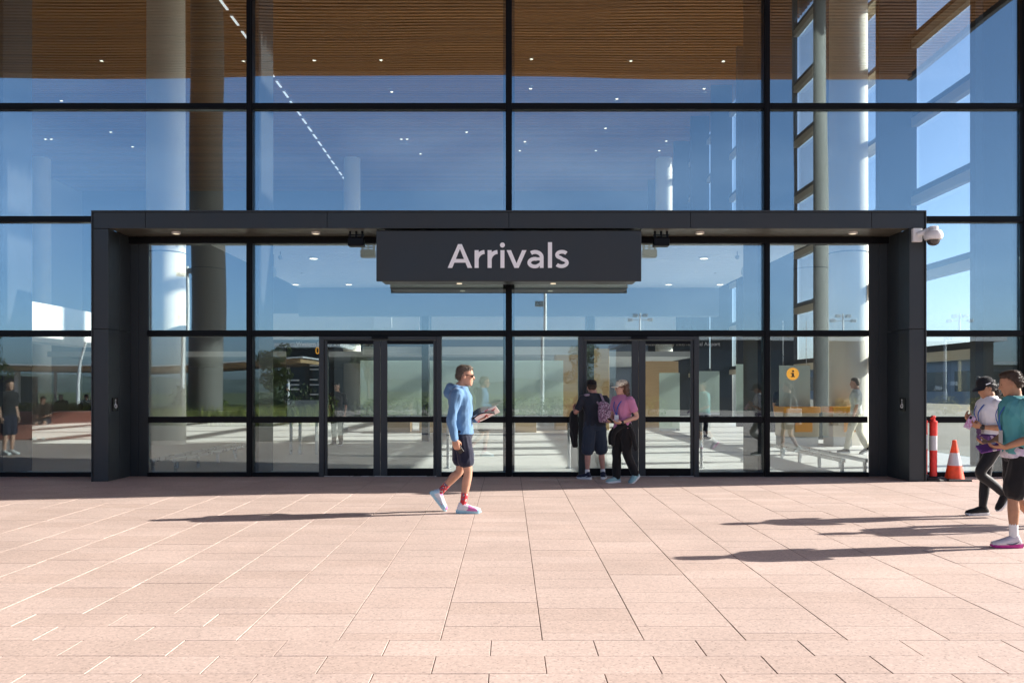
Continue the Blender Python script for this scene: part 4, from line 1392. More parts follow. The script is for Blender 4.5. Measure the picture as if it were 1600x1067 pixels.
# ---- 2 the man with his back turned at the door
gx, gy = ground(929, 748)
pose = standing(girth=1.12, chest=(0.05, 0, 1.32), neck=(0.08, 0, 1.47), head=V(0.125, 0.01, 1.60), nod=R(12), yaw=R(-12),
    sh_r=(0.04, -0.2, 1.40), el_r=(0.12, -0.27, 1.14), wr_r=(0.33, -0.16, 1.16), hand_r=((1, 0.3, 0.1), (0, 1, 0)),
    sh_l=(0.04, 0.2, 1.40), el_l=(0.03, 0.33, 1.17), wr_l=(0.24, 0.30, 1.24), hand_l=((1, -0.3, 0.2), (0, -1, 0.2)),
    kn_r=(0.02, -0.13, 0.49), an_r=(-0.02, -0.15, 0.085), kn_l=(0.03, 0.115, 0.49), an_l=(-0.01, 0.14, 0.085), toe_r=((1, -0.5), 0), toe_l=((1, 0.75), 0))
doorman = person('man with his back turned in navy shirt, shorts and black cap at the door', (gx, gy, 0), R(104), pose, dict(
    skin=skin('skin_pink', (0.48, 0.25, 0.19)), hair=('short', brown_hair), cap=cloth('black_cap', (0.012, 0.012, 0.015)),
    top=(cloth('charcoal_navy_shirt', (0.022, 0.026, 0.036)), 0.36, -0.02, 0.022), bottom=(cloth('slate_shorts', (0.028, 0.04, 0.062)), 0.98, 0.016, 0.018),
    socks=(cloth('white_sock', (0.7, 0.7, 0.7)), 0.18), seed=4.0,
    shoes=(cloth('navy_shoe', (0.02, 0.025, 0.05)), white_rubber, white_rubber), swoosh=white_rubber), 0.955, 0.008)
FWm = frame_of(doorman)
bp_ = thing('backpack', 'pink speckled backpack slung on the shoulder of the navy shirted man', 'backpack', placed(doorman, (-0.18, -0.15, 1.1)))
t = MB()
stack(t, [(-0.17, -0.14, 0.99, 0.05, 0.09), (-0.19, -0.14, 1.02, 0.085, 0.125), (-0.19, -0.14, 1.12, 0.09, 0.135), (-0.18, -0.13, 1.24, 0.08, 0.12), (-0.15, -0.11, 1.33, 0.055, 0.085), (-0.13, -0.10, 1.36, 0.02, 0.03)], 20, 4, 3.0)
t.v = [FWm @ Vector(v) for v in t.v]
me = melt(t, 'pack', pattern_mat('pink_speckled', (0.30, 0.16, 0.24), [(0.55, 0.42, 0.50), (0.14, 0.08, 0.13)], 60, 0.5), 0.009, 3, wrinkle=0.006)
link('pack', me, bp_)
t = MB(); limb(t, [(-0.13, -0.13, 1.33), (-0.03, -0.10, 1.485), (0.08, -0.11, 1.45), (0.16, -0.13, 1.30)], [0.022] * 4, 8, 4, 0.35)
limb(t, [(-0.12, -0.04, 1.31), (-0.02, 0.06, 1.455), (-0.02, 0.17, 1.47), (0.06, 0.2, 1.44)], [0.022] * 4, 8, 4, 0.35)
t.v = [FWm @ Vector(v) for v in t.v]
t.build('strap', cloth('mauve_strap', (0.28, 0.22, 0.27)), bp_, True)
jk = thing('jacket', 'black jacket bundled over the arm of the navy shirted man', 'jacket', placed(doorman, (0.2, 0.3, 0.6)))
t = MB(); stack(t, [(0.10, 0.32, 0.56, 0.04, 0.035), (0.13, 0.33, 0.70, 0.10, 0.06), (0.15, 0.33, 0.9, 0.12, 0.07), (0.16, 0.33, 1.08, 0.11, 0.07), (0.17, 0.32, 1.20, 0.06, 0.05)], 18, 4, 2.5)
t.v = [FWm @ Vector(v) for v in t.v]
link('cloth', melt(t, 'cloth', cloth('black_fleece', (0.011, 0.011, 0.012)), 0.01, 2, wrinkle=0.02, wscale=8), jk)

# ---- 3 the woman in pink looking away
gx, gy = ground(973, 754)
pose = standing(fem=1, pelvis=(0, 0, 0.93), chest=(0.01, 0, 1.32), neck=(0.0, 0, 1.475), head=V(0.03, 0, 1.62), yaw=R(-38), nod=R(2),
    sh_r=(0, -0.165, 1.41), el_r=(-0.03, -0.25, 1.15), wr_r=(0.20, -0.10, 1.05), hand_r=((1, 0.45, -0.05), (0, 0.6, 1)), curl_r=0.6,
    sh_l=(0, 0.165, 1.41), el_l=(-0.05, 0.27, 1.13), wr_l=(0.17, 0.11, 1.03), hand_l=((1, -0.5, -0.02), (0, -0.5, 1)), curl_l=0.6,
    kn_r=(0.06, -0.085, 0.49), an_r=(0.06, -0.09, 0.085), toe_r=((1, -0.2), 0.0),
    kn_l=(0.0, 0.10, 0.49), an_l=(-0.19, 0.12, 0.14), toe_l=((1, 0.1), R(24)))
pink = person('woman in pink shirt, cream cap and black trousers beside the door', (gx, gy, 0), R(222), pose, dict(
    skin=skin_fair, hair=('long', auburn), cap=cloth('cream_cap', (0.80, 0.74, 0.58)), glasses=True,
    top=(cloth('mauve_pink_shirt', (0.50, 0.20, 0.34)), 0.30, -0.06, 0.016), bottom=(cloth('black_trousers', (0.010, 0.010, 0.011)), 1.97, 0.015, 0.012), seed=7.0,
    shoes=(cloth('aqua_shoe', (0.25, 0.42, 0.44)), white_rubber, white_rubber), lanyard=cloth('blue_lanyard', (0.03, 0.11, 0.42)), watch='l'), 0.94, 0.008)
FP = frame_of(pink)
ph = thing('phone', 'dark phone held in both hands by the woman in pink', 'phone', placed(pink, (0.29, 0.0, 1.06)))
t = MB().box(-0.07, 0.07, -0.036, 0.036, -0.006, 0.006)
Mp = FP @ Matrix.Translation((0.30, 0.0, 1.065)) @ Matrix.Rotation(R(-35), 4, 'Y')
t.v = [Mp @ Vector(v) for v in t.v]; t.build('case', MATS['phone_black'], ph, bevel=0.004)
jk = thing('jacket', 'black jacket tied by its sleeves round the waist of the woman in pink', 'jacket', placed(pink, (0, 0, 0.8)))
t = MB()
stack(t, [(-0.05, 0, 0.62, 0.09, 0.13), (-0.045, 0, 0.72, 0.115, 0.165), (-0.03, 0, 0.84, 0.13, 0.185), (-0.015, 0, 0.95, 0.135, 0.182), (-0.01, 0, 1.00, 0.11, 0.15)], 22, 4, 2.3)
limb(t, [(0.08, 0.10, 0.98), (0.14, 0.02, 0.94), (0.16, -0.06, 0.83), (0.15, -0.09, 0.66)], [0.035, 0.045, 0.042, 0.035])
limb(t, [(0.02, 0.17, 0.95), (0.0, 0.22, 0.82), (-0.02, 0.24, 0.68), (-0.03, 0.26, 0.58)], [0.03, 0.042, 0.04, 0.034])
limb(t, [(0.02, -0.17, 0.95), (0.05, -0.23, 0.80), (0.04, -0.25, 0.66)], [0.03, 0.042, 0.034])
t.v = [FP @ Vector(v) for v in t.v]
link('cloth', melt(t, 'cloth', MATS['black_fleece'], 0.01, 2, wrinkle=0.012, wscale=9), jk)

# ---- 4 the woman in white reading her phone
gx, gy = ground(1550, 806)
pose = standing(fem=1, pelvis=(0, 0, 0.93), chest=(0.03, 0, 1.32), neck=(0.03, 0, 1.475), head=V(0.085, 0, 1.605), nod=R(20), yaw=R(8),
    sh_r=(0.02, -0.165, 1.40), el_r=(0.04, -0.23, 1.12), wr_r=(0.24, -0.10, 1.20), hand_r=((0.6, 0.2, 0.75), (-0.4, 0.9, 0.2)), curl_r=0.7,
    sh_l=(0.02, 0.165, 1.40), el_l=(-0.02, 0.235, 1.11), wr_l=(0.21, 0.10, 1.12), hand_l=((1, -0.3, 0.28), (-0.2, -0.6, 0.8)), curl_l=0.8,
    kn_l=(0.20, 0.08, 0.545), an_l=(-0.10, 0.09, 0.28), toe_l=((1, 0.05), R(48)), hip_l=(0.01, 0.088, 0.89),
    kn_r=(0.03, -0.085, 0.49), an_r=(0.07, -0.085, 0.085), toe_r=((1, -0.05), 0.0))
whitew = person('woman in white shirt, black cap and black leggings reading her phone', (gx, gy, 0), R(184), pose, dict(
    skin=skin_olive, hair=('pony', black_hair), cap=MATS['black_cap'], cap_mark=True, brim_drop=0.0,
    top=(cloth('white_tee', (0.78, 0.77, 0.80)), 0.40, 0.0, 0.020), bottom=(cloth('black_leggings', (0.012, 0.012, 0.014), 0.6), 1.93, 0.002, 0.006), seed=9.0,
    shoes=(cloth('black_shoe', (0.014, 0.014, 0.015)), white_rubber, material('black_lace', (0.02, 0.02, 0.02), 0.8)), lanyard=MATS['blue_lanyard'], badge=material('badge_violet', (0.10, 0.05, 0.14), 0.5), watch='l'), 0.945, 0.008)
FWw = frame_of(whitew)
ph = thing('phone', 'phone in a pink checked case held up by the woman in white', 'phone', placed(whitew, (0.32, 0.05, 1.2)))
t = MB().box(-0.006, 0.006, -0.04, 0.04, -0.085, 0.085)
Mp = FWw @ Matrix.Translation((0.325, 0.055, 1.175)) @ Matrix.Rotation(R(-32), 4, 'Y') @ Matrix.Rotation(R(62), 4, 'Z')
t.v = [Mp @ Vector(v) for v in t.v]; t.build('case', pattern_mat('pink_check', (0.62, 0.28, 0.48), [(0.70, 0.55, 0.66)], 80, 0.5), ph, bevel=0.006)
t = MB().box(0.0065, 0.010, -0.032, -0.004, 0.04, 0.075); t.v = [Mp @ Vector(v) for v in t.v]; t.build('lens_block', MATS['phone_black'], ph)
pr = thing('waist_pouch', 'violet printed race pouch worn at the waist of the woman in white', 'pouch', placed(whitew, (0.13, 0, 0.93)))
t = MB(); stack(t, [(0.02, 0, 0.925, 0.118, 0.15), (0.02, 0, 0.95, 0.135, 0.168), (0.02, 0, 1.01, 0.138, 0.168), (0.02, 0, 1.03, 0.118, 0.15)], 24, 4, 2.3)
t.v = [FWw @ Vector(v) for v in t.v]
link('band', melt(t, 'band', pattern_mat('violet_print', (0.085, 0.028, 0.12), [(0.16, 0.06, 0.22), (0.45, 0.36, 0.45)], 34, 0.66), 0.01, 2), pr)

# ---- 5 the man in teal beside her, cut by the picture's edge
gx, gy = ground(1591, 853)
pose = standing(girth=1.05, chest=(0.02, 0, 1.33), neck=(0.03, 0, 1.485), head=V(0.065, 0, 1.625), yaw=R(-22), nod=R(10),
    sh_l=(0.0, 0.19, 1.41), el_l=(-0.02, 0.26, 1.10), wr_l=(0.21, 0.20, 1.00), hand_l=((1, -0.12, -0.02), (0, -0.3, 1)), curl_l=0.55,
    sh_r=(0.0, -0.19, 1.41), el_r=(0.0, -0.25, 1.12), wr_r=(0.20, -0.16, 1.02), hand_r=((1, 0.15, 0.0), (0, 0.3, 1)), curl_r=0.6,
    kn_l=(0.085, 0.10, 0.49), an_l=(0.085, 0.10, 0.088), toe_l=((1, 0.06), 0.0),
    kn_r=(-0.02, -0.10, 0.50), an_r=(-0.24, -0.10, 0.19), toe_r=((1, 0), R(45)))
teal = person('man in teal and white shirt with black shorts, cut by the picture edge', (gx, gy, 0), R(172), pose, dict(
    skin=skin_olive, hair=('short', brown_hair),
    top=(pattern_mat('teal_shirt', (0.075, 0.31, 0.33), [(0.10, 0.35, 0.37)], 3.0, 0.6), 0.42, -0.03, 0.028),
    bottom=(cloth('black_shorts', (0.012, 0.012, 0.013)), 0.86, 0.014, 0.02), seed=12.0,
    socks=(MATS['white_sock'], 0.50), lanyard=MATS['blue_lanyard'], badge=material('badge_grey', (0.5, 0.5, 0.5), 0.4),
    shoes=(cloth('white_pink_shoe', (0.62, 0.58, 0.62)), material('magenta_sole', (0.55, 0.03, 0.26), 0.5), grey_lace), swoosh=material('dark_flash', (0.05, 0.04, 0.09), 0.5)), 0.955, 0.008)
FT = frame_of(teal)
t = MB(); stack(t, [(0.0, 0, 0.885, 0.142, 0.188), (0.0, 0, 0.93, 0.148, 0.193), (0.002, 0, 1.0, 0.138, 0.183), (0.002, 0, 1.02, 0.12, 0.16)], 24, 4, 2.3)
me = melt(t, 'shirt_tail', pattern_mat('white_print_tail', (0.66, 0.62, 0.68), [(0.5, 0.46, 0.56), (0.6, 0.5, 0.62)], 40, 0.62), 0.009, 2, wrinkle=0.006)
part_of('shirt_tail', me, teal)
t = MB(); limb(t, [(0.115, 0.158, 0.60), (0.14, 0.135, 0.595), (0.155, 0.11, 0.605)], [0.004, 0.007, 0.002], 8, 3)
part_of('logo_flash', t.mesh('logo_flash', white_letter, True), teal)
pp = thing('race_papers', 'violet printed papers held out by the man in teal', 'papers', placed(teal, (0.3, 0.1, 1.0)))
t = MB().box(-0.07, 0.13, -0.06, 0.07, -0.006, 0.006)
Mp = FT @ Matrix.Translation((0.30, 0.13, 1.0)) @ Matrix.Rotation(R(12), 4, 'Y') @ Matrix.Rotation(R(-28), 4, 'X')
t.v = [Mp @ Vector(v) for v in t.v]; t.build('sheets', pattern_mat('violet_sheet', (0.13, 0.04, 0.20), [(0.20, 0.07, 0.28), (0.55, 0.5, 0.55)], 26, 0.7), pp)

# ---- people beyond the frame's edge or inside, met only as shadows, reflections or through the glass
pose = standing(fem=1, kn_l=(0.12, 0.09, 0.50), an_l=(0.13, 0.09, 0.09), kn_r=(-0.02, -0.09, 0.5), an_r=(-0.2, -0.09, 0.15), toe_r=((1, 0), R(30)))
person('woman with a white tote bag, mirrored in glass beside the information sign', (6.55, -5.35, 0), R(185), pose, dict(skin=skin_fair, hair=('pony', brown_hair),
    top=(cloth('black_top', (0.012, 0.012, 0.014)), 0.35, -0.05, 0.016), bottom=(MATS['black_shorts'], 0.6, 0.01, 0.012), shoes=(MATS['white_sock'], white_rubber, white_rubber)), 0.95, 0.012)
tb = thing('tote_bag', 'white tote bag with dark print, mirrored in the glass', 'bag', (6.6, -5.05, 0.62))
box('bag', pattern_mat('tote_print', (0.68, 0.68, 0.70), [(0.1, 0.14, 0.3)], 14, 0.86), tb, 6.42, 6.76, -5.12, -5.04, 0.68, 1.06, 0.02)
t = MB(); t.tube([(6.50, -5.08, 1.05), (6.53, -5.10, 1.28), (6.58, -5.14, 1.38), (6.64, -5.10, 1.28), (6.68, -5.08, 1.05)], 0.012, 8); t.build('handles', MATS['white_sock'], tb)
pose = standing(an_l=(0.2, 0.1, 0.1), kn_l=(0.13, 0.1, 0.49), an_r=(-0.22, -0.1, 0.14), kn_r=(-0.06, -0.1, 0.49), toe_r=((1, 0), R(25)))
def back_fit(top, bottom, length=1.9, hair=black_hair, shoes=None, skin_=skin_fair):
    return dict(skin=skin_, hair=('short', hair), top=(top, 0.4, -0.03, 0.018), bottom=(bottom, length, 0.012, 0.012), shoes=(shoes or MATS['black_shoe'], white_rubber, white_rubber))
x, _ = at(1338, 0, 5.2)
person('man in pale shirt and cream trousers walking inside behind the last pane', (x, 5.2, 0), R(150), pose, back_fit(cloth('pale_grey_shirt', (0.55, 0.57, 0.55)), cloth('cream_trousers', (0.45, 0.42, 0.32)), hair=grey_brown), 1.0, 0.013)
x, _ = at(527, 0, 8.2)
person('woman in dark clothes standing inside behind the first sliding door', (x, 8.2, 0), R(-100), standing(fem=1), back_fit(cloth('dark_brown_top', (0.05, 0.035, 0.035)), MATS['black_trousers']), 0.95, 0.013)
person('person in black mirrored at the far left edge of the glass', (-11.3, -4.6, 0), R(20), standing(), back_fit(MATS['black_top'], MATS['navy_shorts'], 0.9, shoes=MATS['white_sock']), 0.97, 0.013)
x, _ = at(1184, 0, 3.0)
person('man in dark brown clothes and white shoes walking inside past a post', (x, 3.1, 0), R(190), pose, back_fit(MATS['dark_brown_top'], cloth('dark_shorts', (0.02, 0.02, 0.022)), 0.9, shoes=MATS['white_sock']), 0.98, 0.013)
x, _ = at(1105, 0, 9.6)
person('person in white top standing inside behind the frosted glass screen', (x + 0.2, 11.0, 0), R(-60), standing(), back_fit(cloth('white_top', (0.65, 0.65, 0.65)), MATS['navy_shorts'], 1.9), 0.97, 0.014)
x, _ = at(1236, 0, 9.4)
person('desk clerk in dark jacket standing behind the orange information counter', (7.75, 9.6, 0), R(-95), standing(), back_fit(cloth('clerk_jacket', (0.03, 0.04, 0.07)), MATS['black_trousers']), 0.97, 0.014)
seat_pose = standing(pelvis=(0, 0, 0.54), chest=(0.10, 0, 0.92), neck=(0.15, 0, 1.07), head=V(0.21, 0, 1.19), nod=R(20),
    sh_r=(0.11, -0.18, 1.0), sh_l=(0.11, 0.18, 1.0), el_r=(0.22, -0.24, 0.76), el_l=(0.22, 0.24, 0.76), wr_r=(0.44, -0.12, 0.70), wr_l=(0.44, 0.12, 0.70), hand_r=((1, 0.4, -0.1), (0, 0, -1)), hand_l=((1, -0.4, -0.1), (0, 0, -1)),
    hip_r=(0.04, -0.09, 0.53), hip_l=(0.04, 0.09, 0.53), kn_r=(0.45, -0.12, 0.52), kn_l=(0.45, 0.12, 0.52), an_r=(0.47, -0.11, 0.085), an_l=(0.47, 0.11, 0.085))
SEATED = [(-13.8, -10.85, 'black', 'person in black hunched on the salmon seat wall, mirrored in the left pane'), (-16.6, -19.3, 'white', 'first seated person in white along the far seat wall, mirrored'), (-17.6, -19.3, 'black', 'second seated person along the far seat wall, mirrored'), (-15.4, -19.3, 'white', 'last seated person in white beside the portal pillar, mirrored')]
for (x, y, c, lab) in SEATED:
    person(lab, (x, y, 0.0), R(78), seat_pose, back_fit(MATS['black_top'] if c == 'black' else MATS['white_top'], MATS['navy_shorts'], 0.8), 0.97, 0.014, group='people sitting on the seat walls')
# ================================================================== CONES AND BOLLARDS BY THE PORTAL
fluoro = material('fluorescent_red', (0.86, 0.04, 0.03), 0.5, var=0.2, vscale=12)
fluoro_o = material('fluorescent_orange', (0.92, 0.085, 0.02), 0.5, var=0.2, vscale=12)
reflective = material('reflective_band', (0.62, 0.62, 0.64), 0.35)
rubber = material('black_rubber', (0.022, 0.022, 0.023), 0.7, var=0.2, vscale=20)
def bollard(x, y, label):
    q = thing('bollard', label, 'bollard', (x, y, 0), group='red and white bollards by the portal')
    MB().lathe([(0.23, 0.0), (0.23, 0.022), (0.20, 0.045), (0.09, 0.055), (0.07, 0.07)], 8, (x, y, 0)).build('rubber_base', rubber, q)
    MB().lathe([(0.058, 0.06), (0.060, 0.50)], 24, (x, y, 0)).build('lower_tube', fluoro, q, True)
    MB().lathe([(0.0615, 0.495), (0.0615, 0.735)], 24, (x, y, 0)).build('white_band', reflective, q, True)
    MB().lathe([(0.060, 0.735), (0.060, 0.93), (0.066, 0.945), (0.066, 0.965), (0.045, 0.985), (0.032, 0.99), (0.030, 1.02), (0.036, 1.03), (0.036, 1.055), (0.02, 1.07)], 24, (x, y, 0)).build('upper_tube', fluoro, q, True)
    MB().tube([(x - 0.05, y, 1.01), (x - 0.02, y - 0.03, 1.05), (x + 0.03, y - 0.02, 1.04)], 0.012, 8).build('handle', fluoro, q, True)
bollard(7.0, -0.64, 'red bollard with white band in front of its twin by the portal')
bollard(7.005, -0.30, 'red bollard with white band half hidden behind the portal pillar')
q = thing('traffic_cone', 'orange traffic cone with one white band near the portal', 'cone', (7.34, -0.66, 0))
MB().chamfer_box(7.15, 7.53, -0.85, -0.47, 0.0, 0.035, 0.012).build('base', rubber, q)
MB().lathe([(0.155, 0.03), (0.146, 0.06), (0.109, 0.25)], 32, (7.34, -0.66, 0)).build('cone_foot', fluoro_o, q, True)
MB().lathe([(0.1105, 0.25), (0.0695, 0.455)], 32, (7.34, -0.66, 0)).build('white_band', reflective, q, True)
MB().lathe([(0.068, 0.455), (0.038, 0.60), (0.034, 0.655), (0.024, 0.665)], 32, (7.34, -0.66, 0)).build('cone_tip', fluoro_o, q, True)

# ================================================================== INSIDE THE HALL
# directory totem
Y = 5.0
x0, zt = at(447, 541, Y); x1, zb = at(512, 659, Y)
q = thing('directory_sign', 'black directory sign on steel posts behind the narrow left pane', 'sign', ((x0 + x1) / 2, Y, 0))
box('board', material('sign_black', (0.008, 0.008, 0.009), 0.3), q, x0, x1, Y, Y + 0.12, zb, zt, 0.006)
for p in (454, 468, 494):
    xa, _ = at(p, 0, Y); box('post', steel, q, xa - 0.03, xa + 0.03, Y + 0.02, Y + 0.08, 0, zb - 0.001)
sx0, sz1 = at(449, 625, Y); sx1, sz0 = at(499, 656, Y)
box('notice_panel', material('notice_grey', (0.42, 0.46, 0.50), 0.4), q, sx0, sx1, Y - 0.012, Y - 0.001, sz0, sz1)
amber = material('amber_print', (0.75, 0.30, 0.03), 0.5, emit=(1, 0.45, 0.05), estr=0.35)
xa, za = at(493, 553, Y)
flat_text('0', xa, xa + 0.09, Y - 0.004, za, amber, q, height=0.16)
for k, c in enumerate(((0.2, 0.2, 0.3), (0.05, 0.2, 0.5), (0.7, 0.28, 0.03))):
    xa, za = at(450, 594 + 7 * k, Y)
    MB().lathe([(0.035, -0.004), (0.035, -0.002)], 14, (xa, Y, za), 'Y').build('gate_dot', material('dot_%d' % k, c, 0.5), q)
    box('print_line', white_letter, q, xa + 0.06, xa + 0.26, Y - 0.004, Y - 0.001, za - 0.016, za + 0.016)
for k, py_ in enumerate((571, 577, 593, 601, 616)):
    xa, za = at(484, py_, Y); box('print_line', white_letter, q, xa, xa + 0.22 - 0.02 * (k % 3), Y - 0.004, Y - 0.001, za - 0.014, za + 0.014)
# information point
Y = 8.3
x0, zt = at(1218, 571, Y); x1, zb = at(1266, 640, Y)
q = thing('information_sign', 'pale hanging panel with orange information disc over the counter', 'sign', ((x0 + x1) / 2, Y, zb))
box('panel', material('panel_sage', (0.50, 0.56, 0.50), 0.5), q, x0, x1, Y, Y + 0.05, zb, zt, 0.005)
for s in (x0 + 0.1, x1 - 0.1):
    MB().tube([(s, Y + 0.025, zt), (s, Y + 0.025, zt + 1.2)], 0.008, 6).build('hanger', steel, q)
ca, cz = at(1238.5, 584, Y)
MB().lathe([(0.165, -0.012), (0.165, -0.002)], 32, (ca, Y, cz), 'Y').build('disc', amber, q)
MB().box(ca - 0.022, ca + 0.030, Y - 0.02, Y - 0.0125, cz - 0.085, cz + 0.025).box(ca - 0.055, ca - 0.0222, Y - 0.02, Y - 0.0125, cz - 0.003, cz + 0.025).box(ca - 0.055, ca - 0.0222, Y - 0.02, Y - 0.0125, cz - 0.085, cz - 0.060).box(ca + 0.0302, ca + 0.06, Y - 0.02, Y - 0.0125, cz - 0.085, cz - 0.060).box(ca - 0.022, ca + 0.030, Y - 0.02, Y - 0.0125, cz + 0.05, cz + 0.095).build('letter_i', sign_m if False else MATS['sign_black'], q)
orange_c = material('orange_counter', (0.72, 0.30, 0.035), 0.4)
for (p0, p1, lab) in ((1221, 1278, 'orange topped information counter below the orange disc sign'), (1297, 1330, 'orange topped counter further along by the side windows')):
    xa, _ = at(p0, 0, 8.0); xb, _ = at(p1, 0, 8.0)
    c = thing('service_counter', lab, 'counter', ((xa + xb) / 2, 8.0, 0), group='information counters')
    box('plinth', light_grey, c, xa + 0.04, xb - 0.04, 7.86, 8.6, 0.0, 0.25)
    box('front', material('counter_cream', (0.5, 0.42, 0.3), 0.5), c, xa + 0.02, xb - 0.02, 7.84, 8.62, 0.25, 0.88, 0.01)
    box('top', orange_c, c, xa, xb, 7.80, 8.66, 0.88, 1.04, 0.01)
    box('side_wing', orange_c, c, xa + 0.3, xa + 0.75, 7.80, 7.838, 0.38, 0.72)
# white sunlit bulkhead to the left
bk = box('bulkhead', white_paint, B, -10.6, -10.1, 3.0, 6.2, 2.52, 3.36)
# low bump rails along the glass ends
for sgn in (-1, 1):
    for (xr, nm) in ((6.35, 'inner'), (5.95, 'outer')):
        rl = thing('guard_rail', 'low steel guard rail %s, %s portal end' % ('nearer the wall' if nm == 'inner' else 'nearer the doors', 'left' if sgn < 0 else 'right'), 'rail', (sgn * xr, 2.5, 0), group='low guard rails inside the glass')
        box('rail', steel, rl, sgn * xr - 0.03, sgn * xr + 0.03, 0.45, 5.2, 0.20, 0.27, 0.01)
        for k in range(5):
            box('post', steel, rl, sgn * xr - 0.022, sgn * xr + 0.022, 0.5 + k * 1.14, 0.56 + k * 1.14, 0.0, 0.199)
# steel bollard-like gate posts by the doors
for (p, y) in ((889, 1.6), (1096, 1.6), (700, 1.6)):
    xa, _ = at(p, 0, y)
    gp = thing('gate_post', 'slim steel gate post standing inside %s' % {889: 'left of the second sliding door', 1096: 'right of the second sliding door', 700: 'right of the first sliding door'}[p], 'post', (xa, y, 0), group='slim steel gate posts')
    MB().tube([(xa, y, 0), (xa, y, 0.92)], 0.03, 12).build('tube', steel, gp, True)
    MB().lathe([(0.07, 0.0), (0.07, 0.012), (0.035, 0.016)], 16, (xa, y, 0)).build('foot', steel, gp, True)

# ================================================================== BEHIND THE PHOTOGRAPHER (seen in the glass)
salmon = material('salmon_seat', (0.74, 0.32, 0.24), 0.6, var=0.05)
kerb_m = material('planter_kerb', (0.42, 0.38, 0.34), 0.7, var=0.06)
soil = material('planter_soil', (0.10, 0.055, 0.035), 0.95, var=0.3, vscale=14)
def leaf_material(name, c0, c1):
    m = bpy.data.materials.new(name); m.use_nodes = True
    nt = m.node_tree; L = nt.links.new; b = nt.nodes['Principled BSDF']
    g = nt.nodes.new('ShaderNodeNewGeometry')
    rp = nt.nodes.new('ShaderNodeValToRGB'); e = rp.color_ramp.elements
    e[0].color = (*c0, 1); e[1].color = (*c1, 1)
    L(g.outputs['Random Per Island'], rp.inputs['Fac']); L(rp.outputs['Color'], b.inputs['Base Color'])
    b.inputs['Roughness'].default_value = 0.6
    b.inputs['Transmission Weight'].default_value = 0.0
    MATS[name] = m
    return m
leaf_dark = leaf_material('leaf_dark', (0.03, 0.055, 0.018), (0.08, 0.12, 0.035))
leaf_mid = leaf_material('leaf_mid', (0.09, 0.14, 0.025), (0.22, 0.27, 0.06))
leaf_gold = leaf_material('leaf_gold', (0.20, 0.18, 0.02), (0.50, 0.40, 0.06))
grass_m = leaf_material('grass_blade', (0.12, 0.16, 0.025), (0.36, 0.37, 0.09))
bark = material('bark', (0.10, 0.075, 0.055), 0.9, var=0.25, vscale=12)
rnd = random.Random(11)
def leaf_quad(mb, c, s):
    d = Vector((rnd.gauss(0, 1), rnd.gauss(0, 1), rnd.gauss(0, 0.7))).normalized()
    u = d.orthogonal().normalized()
    u.rotate(Quaternion(d, rnd.uniform(0, 6.28)))
    w = d.cross(u)
    c = Vector(c)
    mb.add([c - u * s, c + w * s * 0.42, c + u * s, c - w * s * 0.42], [(0, 1, 2, 3)])
def clumps(mb, blobs, n, s):
    for (c, r) in blobs:
        for _ in range(n):
            while True:
                v = Vector((rnd.uniform(-1, 1), rnd.uniform(-1, 1), rnd.uniform(-1, 1)))
                if 0.3 < v.length < 1: break
            v = v.normalized() * (v.length ** 0.5)
            leaf_quad(mb, (c[0] + v.x * r[0], c[1] + v.y * r[1], max(0.05, c[2] + v.z * r[2])), s * rnd.uniform(0.6, 1.3))
def shrub(x, y, w, h, label, mat, group=None, z=0.42):
    q = thing('shrub', label, 'shrub', (x, y, z), group=group)
    bl = [((x + rnd.uniform(-w, w) * 0.55, y + rnd.uniform(-w, w) * 0.5, z + h * rnd.uniform(0.3, 0.75)), (w * 0.5, w * 0.5, h * 0.32)) for _ in range(7)]
    m = MB(); clumps(m, bl, 90, 0.06); m.build('foliage', mat, q)
    m = MB()
    for k in range(4):
        m.tube([(x + rnd.uniform(-.1, .1), y + rnd.uniform(-.1, .1), z - 0.05), (x + rnd.uniform(-w, w) * 0.4, y + rnd.uniform(-w, w) * 0.4, z + h * 0.6)], [0.018, 0.008], 6)
    m.build('stem', bark, q)
def tree(x, y, h, w, label, mat, z=0.0):
    q = thing('tree', label, 'tree', (x, y, z), group='young trees round the forecourt')
    m = MB()
    top = Vector((x + rnd.uniform(-.2, .2), y, z + h * 0.62))
    m.tube([(x, y, z), (x + 0.04, y, z + h * 0.3), top], [0.09 * h / 4, 0.07 * h / 4, 0.04 * h / 4], 10)
    bl = []
    for k in range(15):
        a = k * 2.4; rr = w * rnd.uniform(0.2, 0.8); zz = z + h * rnd.uniform(0.42, 0.95)
        c = (x + rr * math.cos(a) * (1.25 - (zz - z) / h * 0.7), y + rr * math.sin(a) * (1.25 - (zz - z) / h * 0.7), zz)
        m.tube([(x + 0.03, y, z + h * rnd.uniform(0.28, 0.55)), lerp((x, y, zz - 0.3), c, 0.6), c], [0.03, 0.018, 0.006], 6)
        bl.append((c, (w * 0.36, w * 0.36, h * 0.10)))
    m.build('trunk', bark, q, True)
    m = MB(); clumps(m, bl, 130, 0.085); m.build('crown', mat, q)

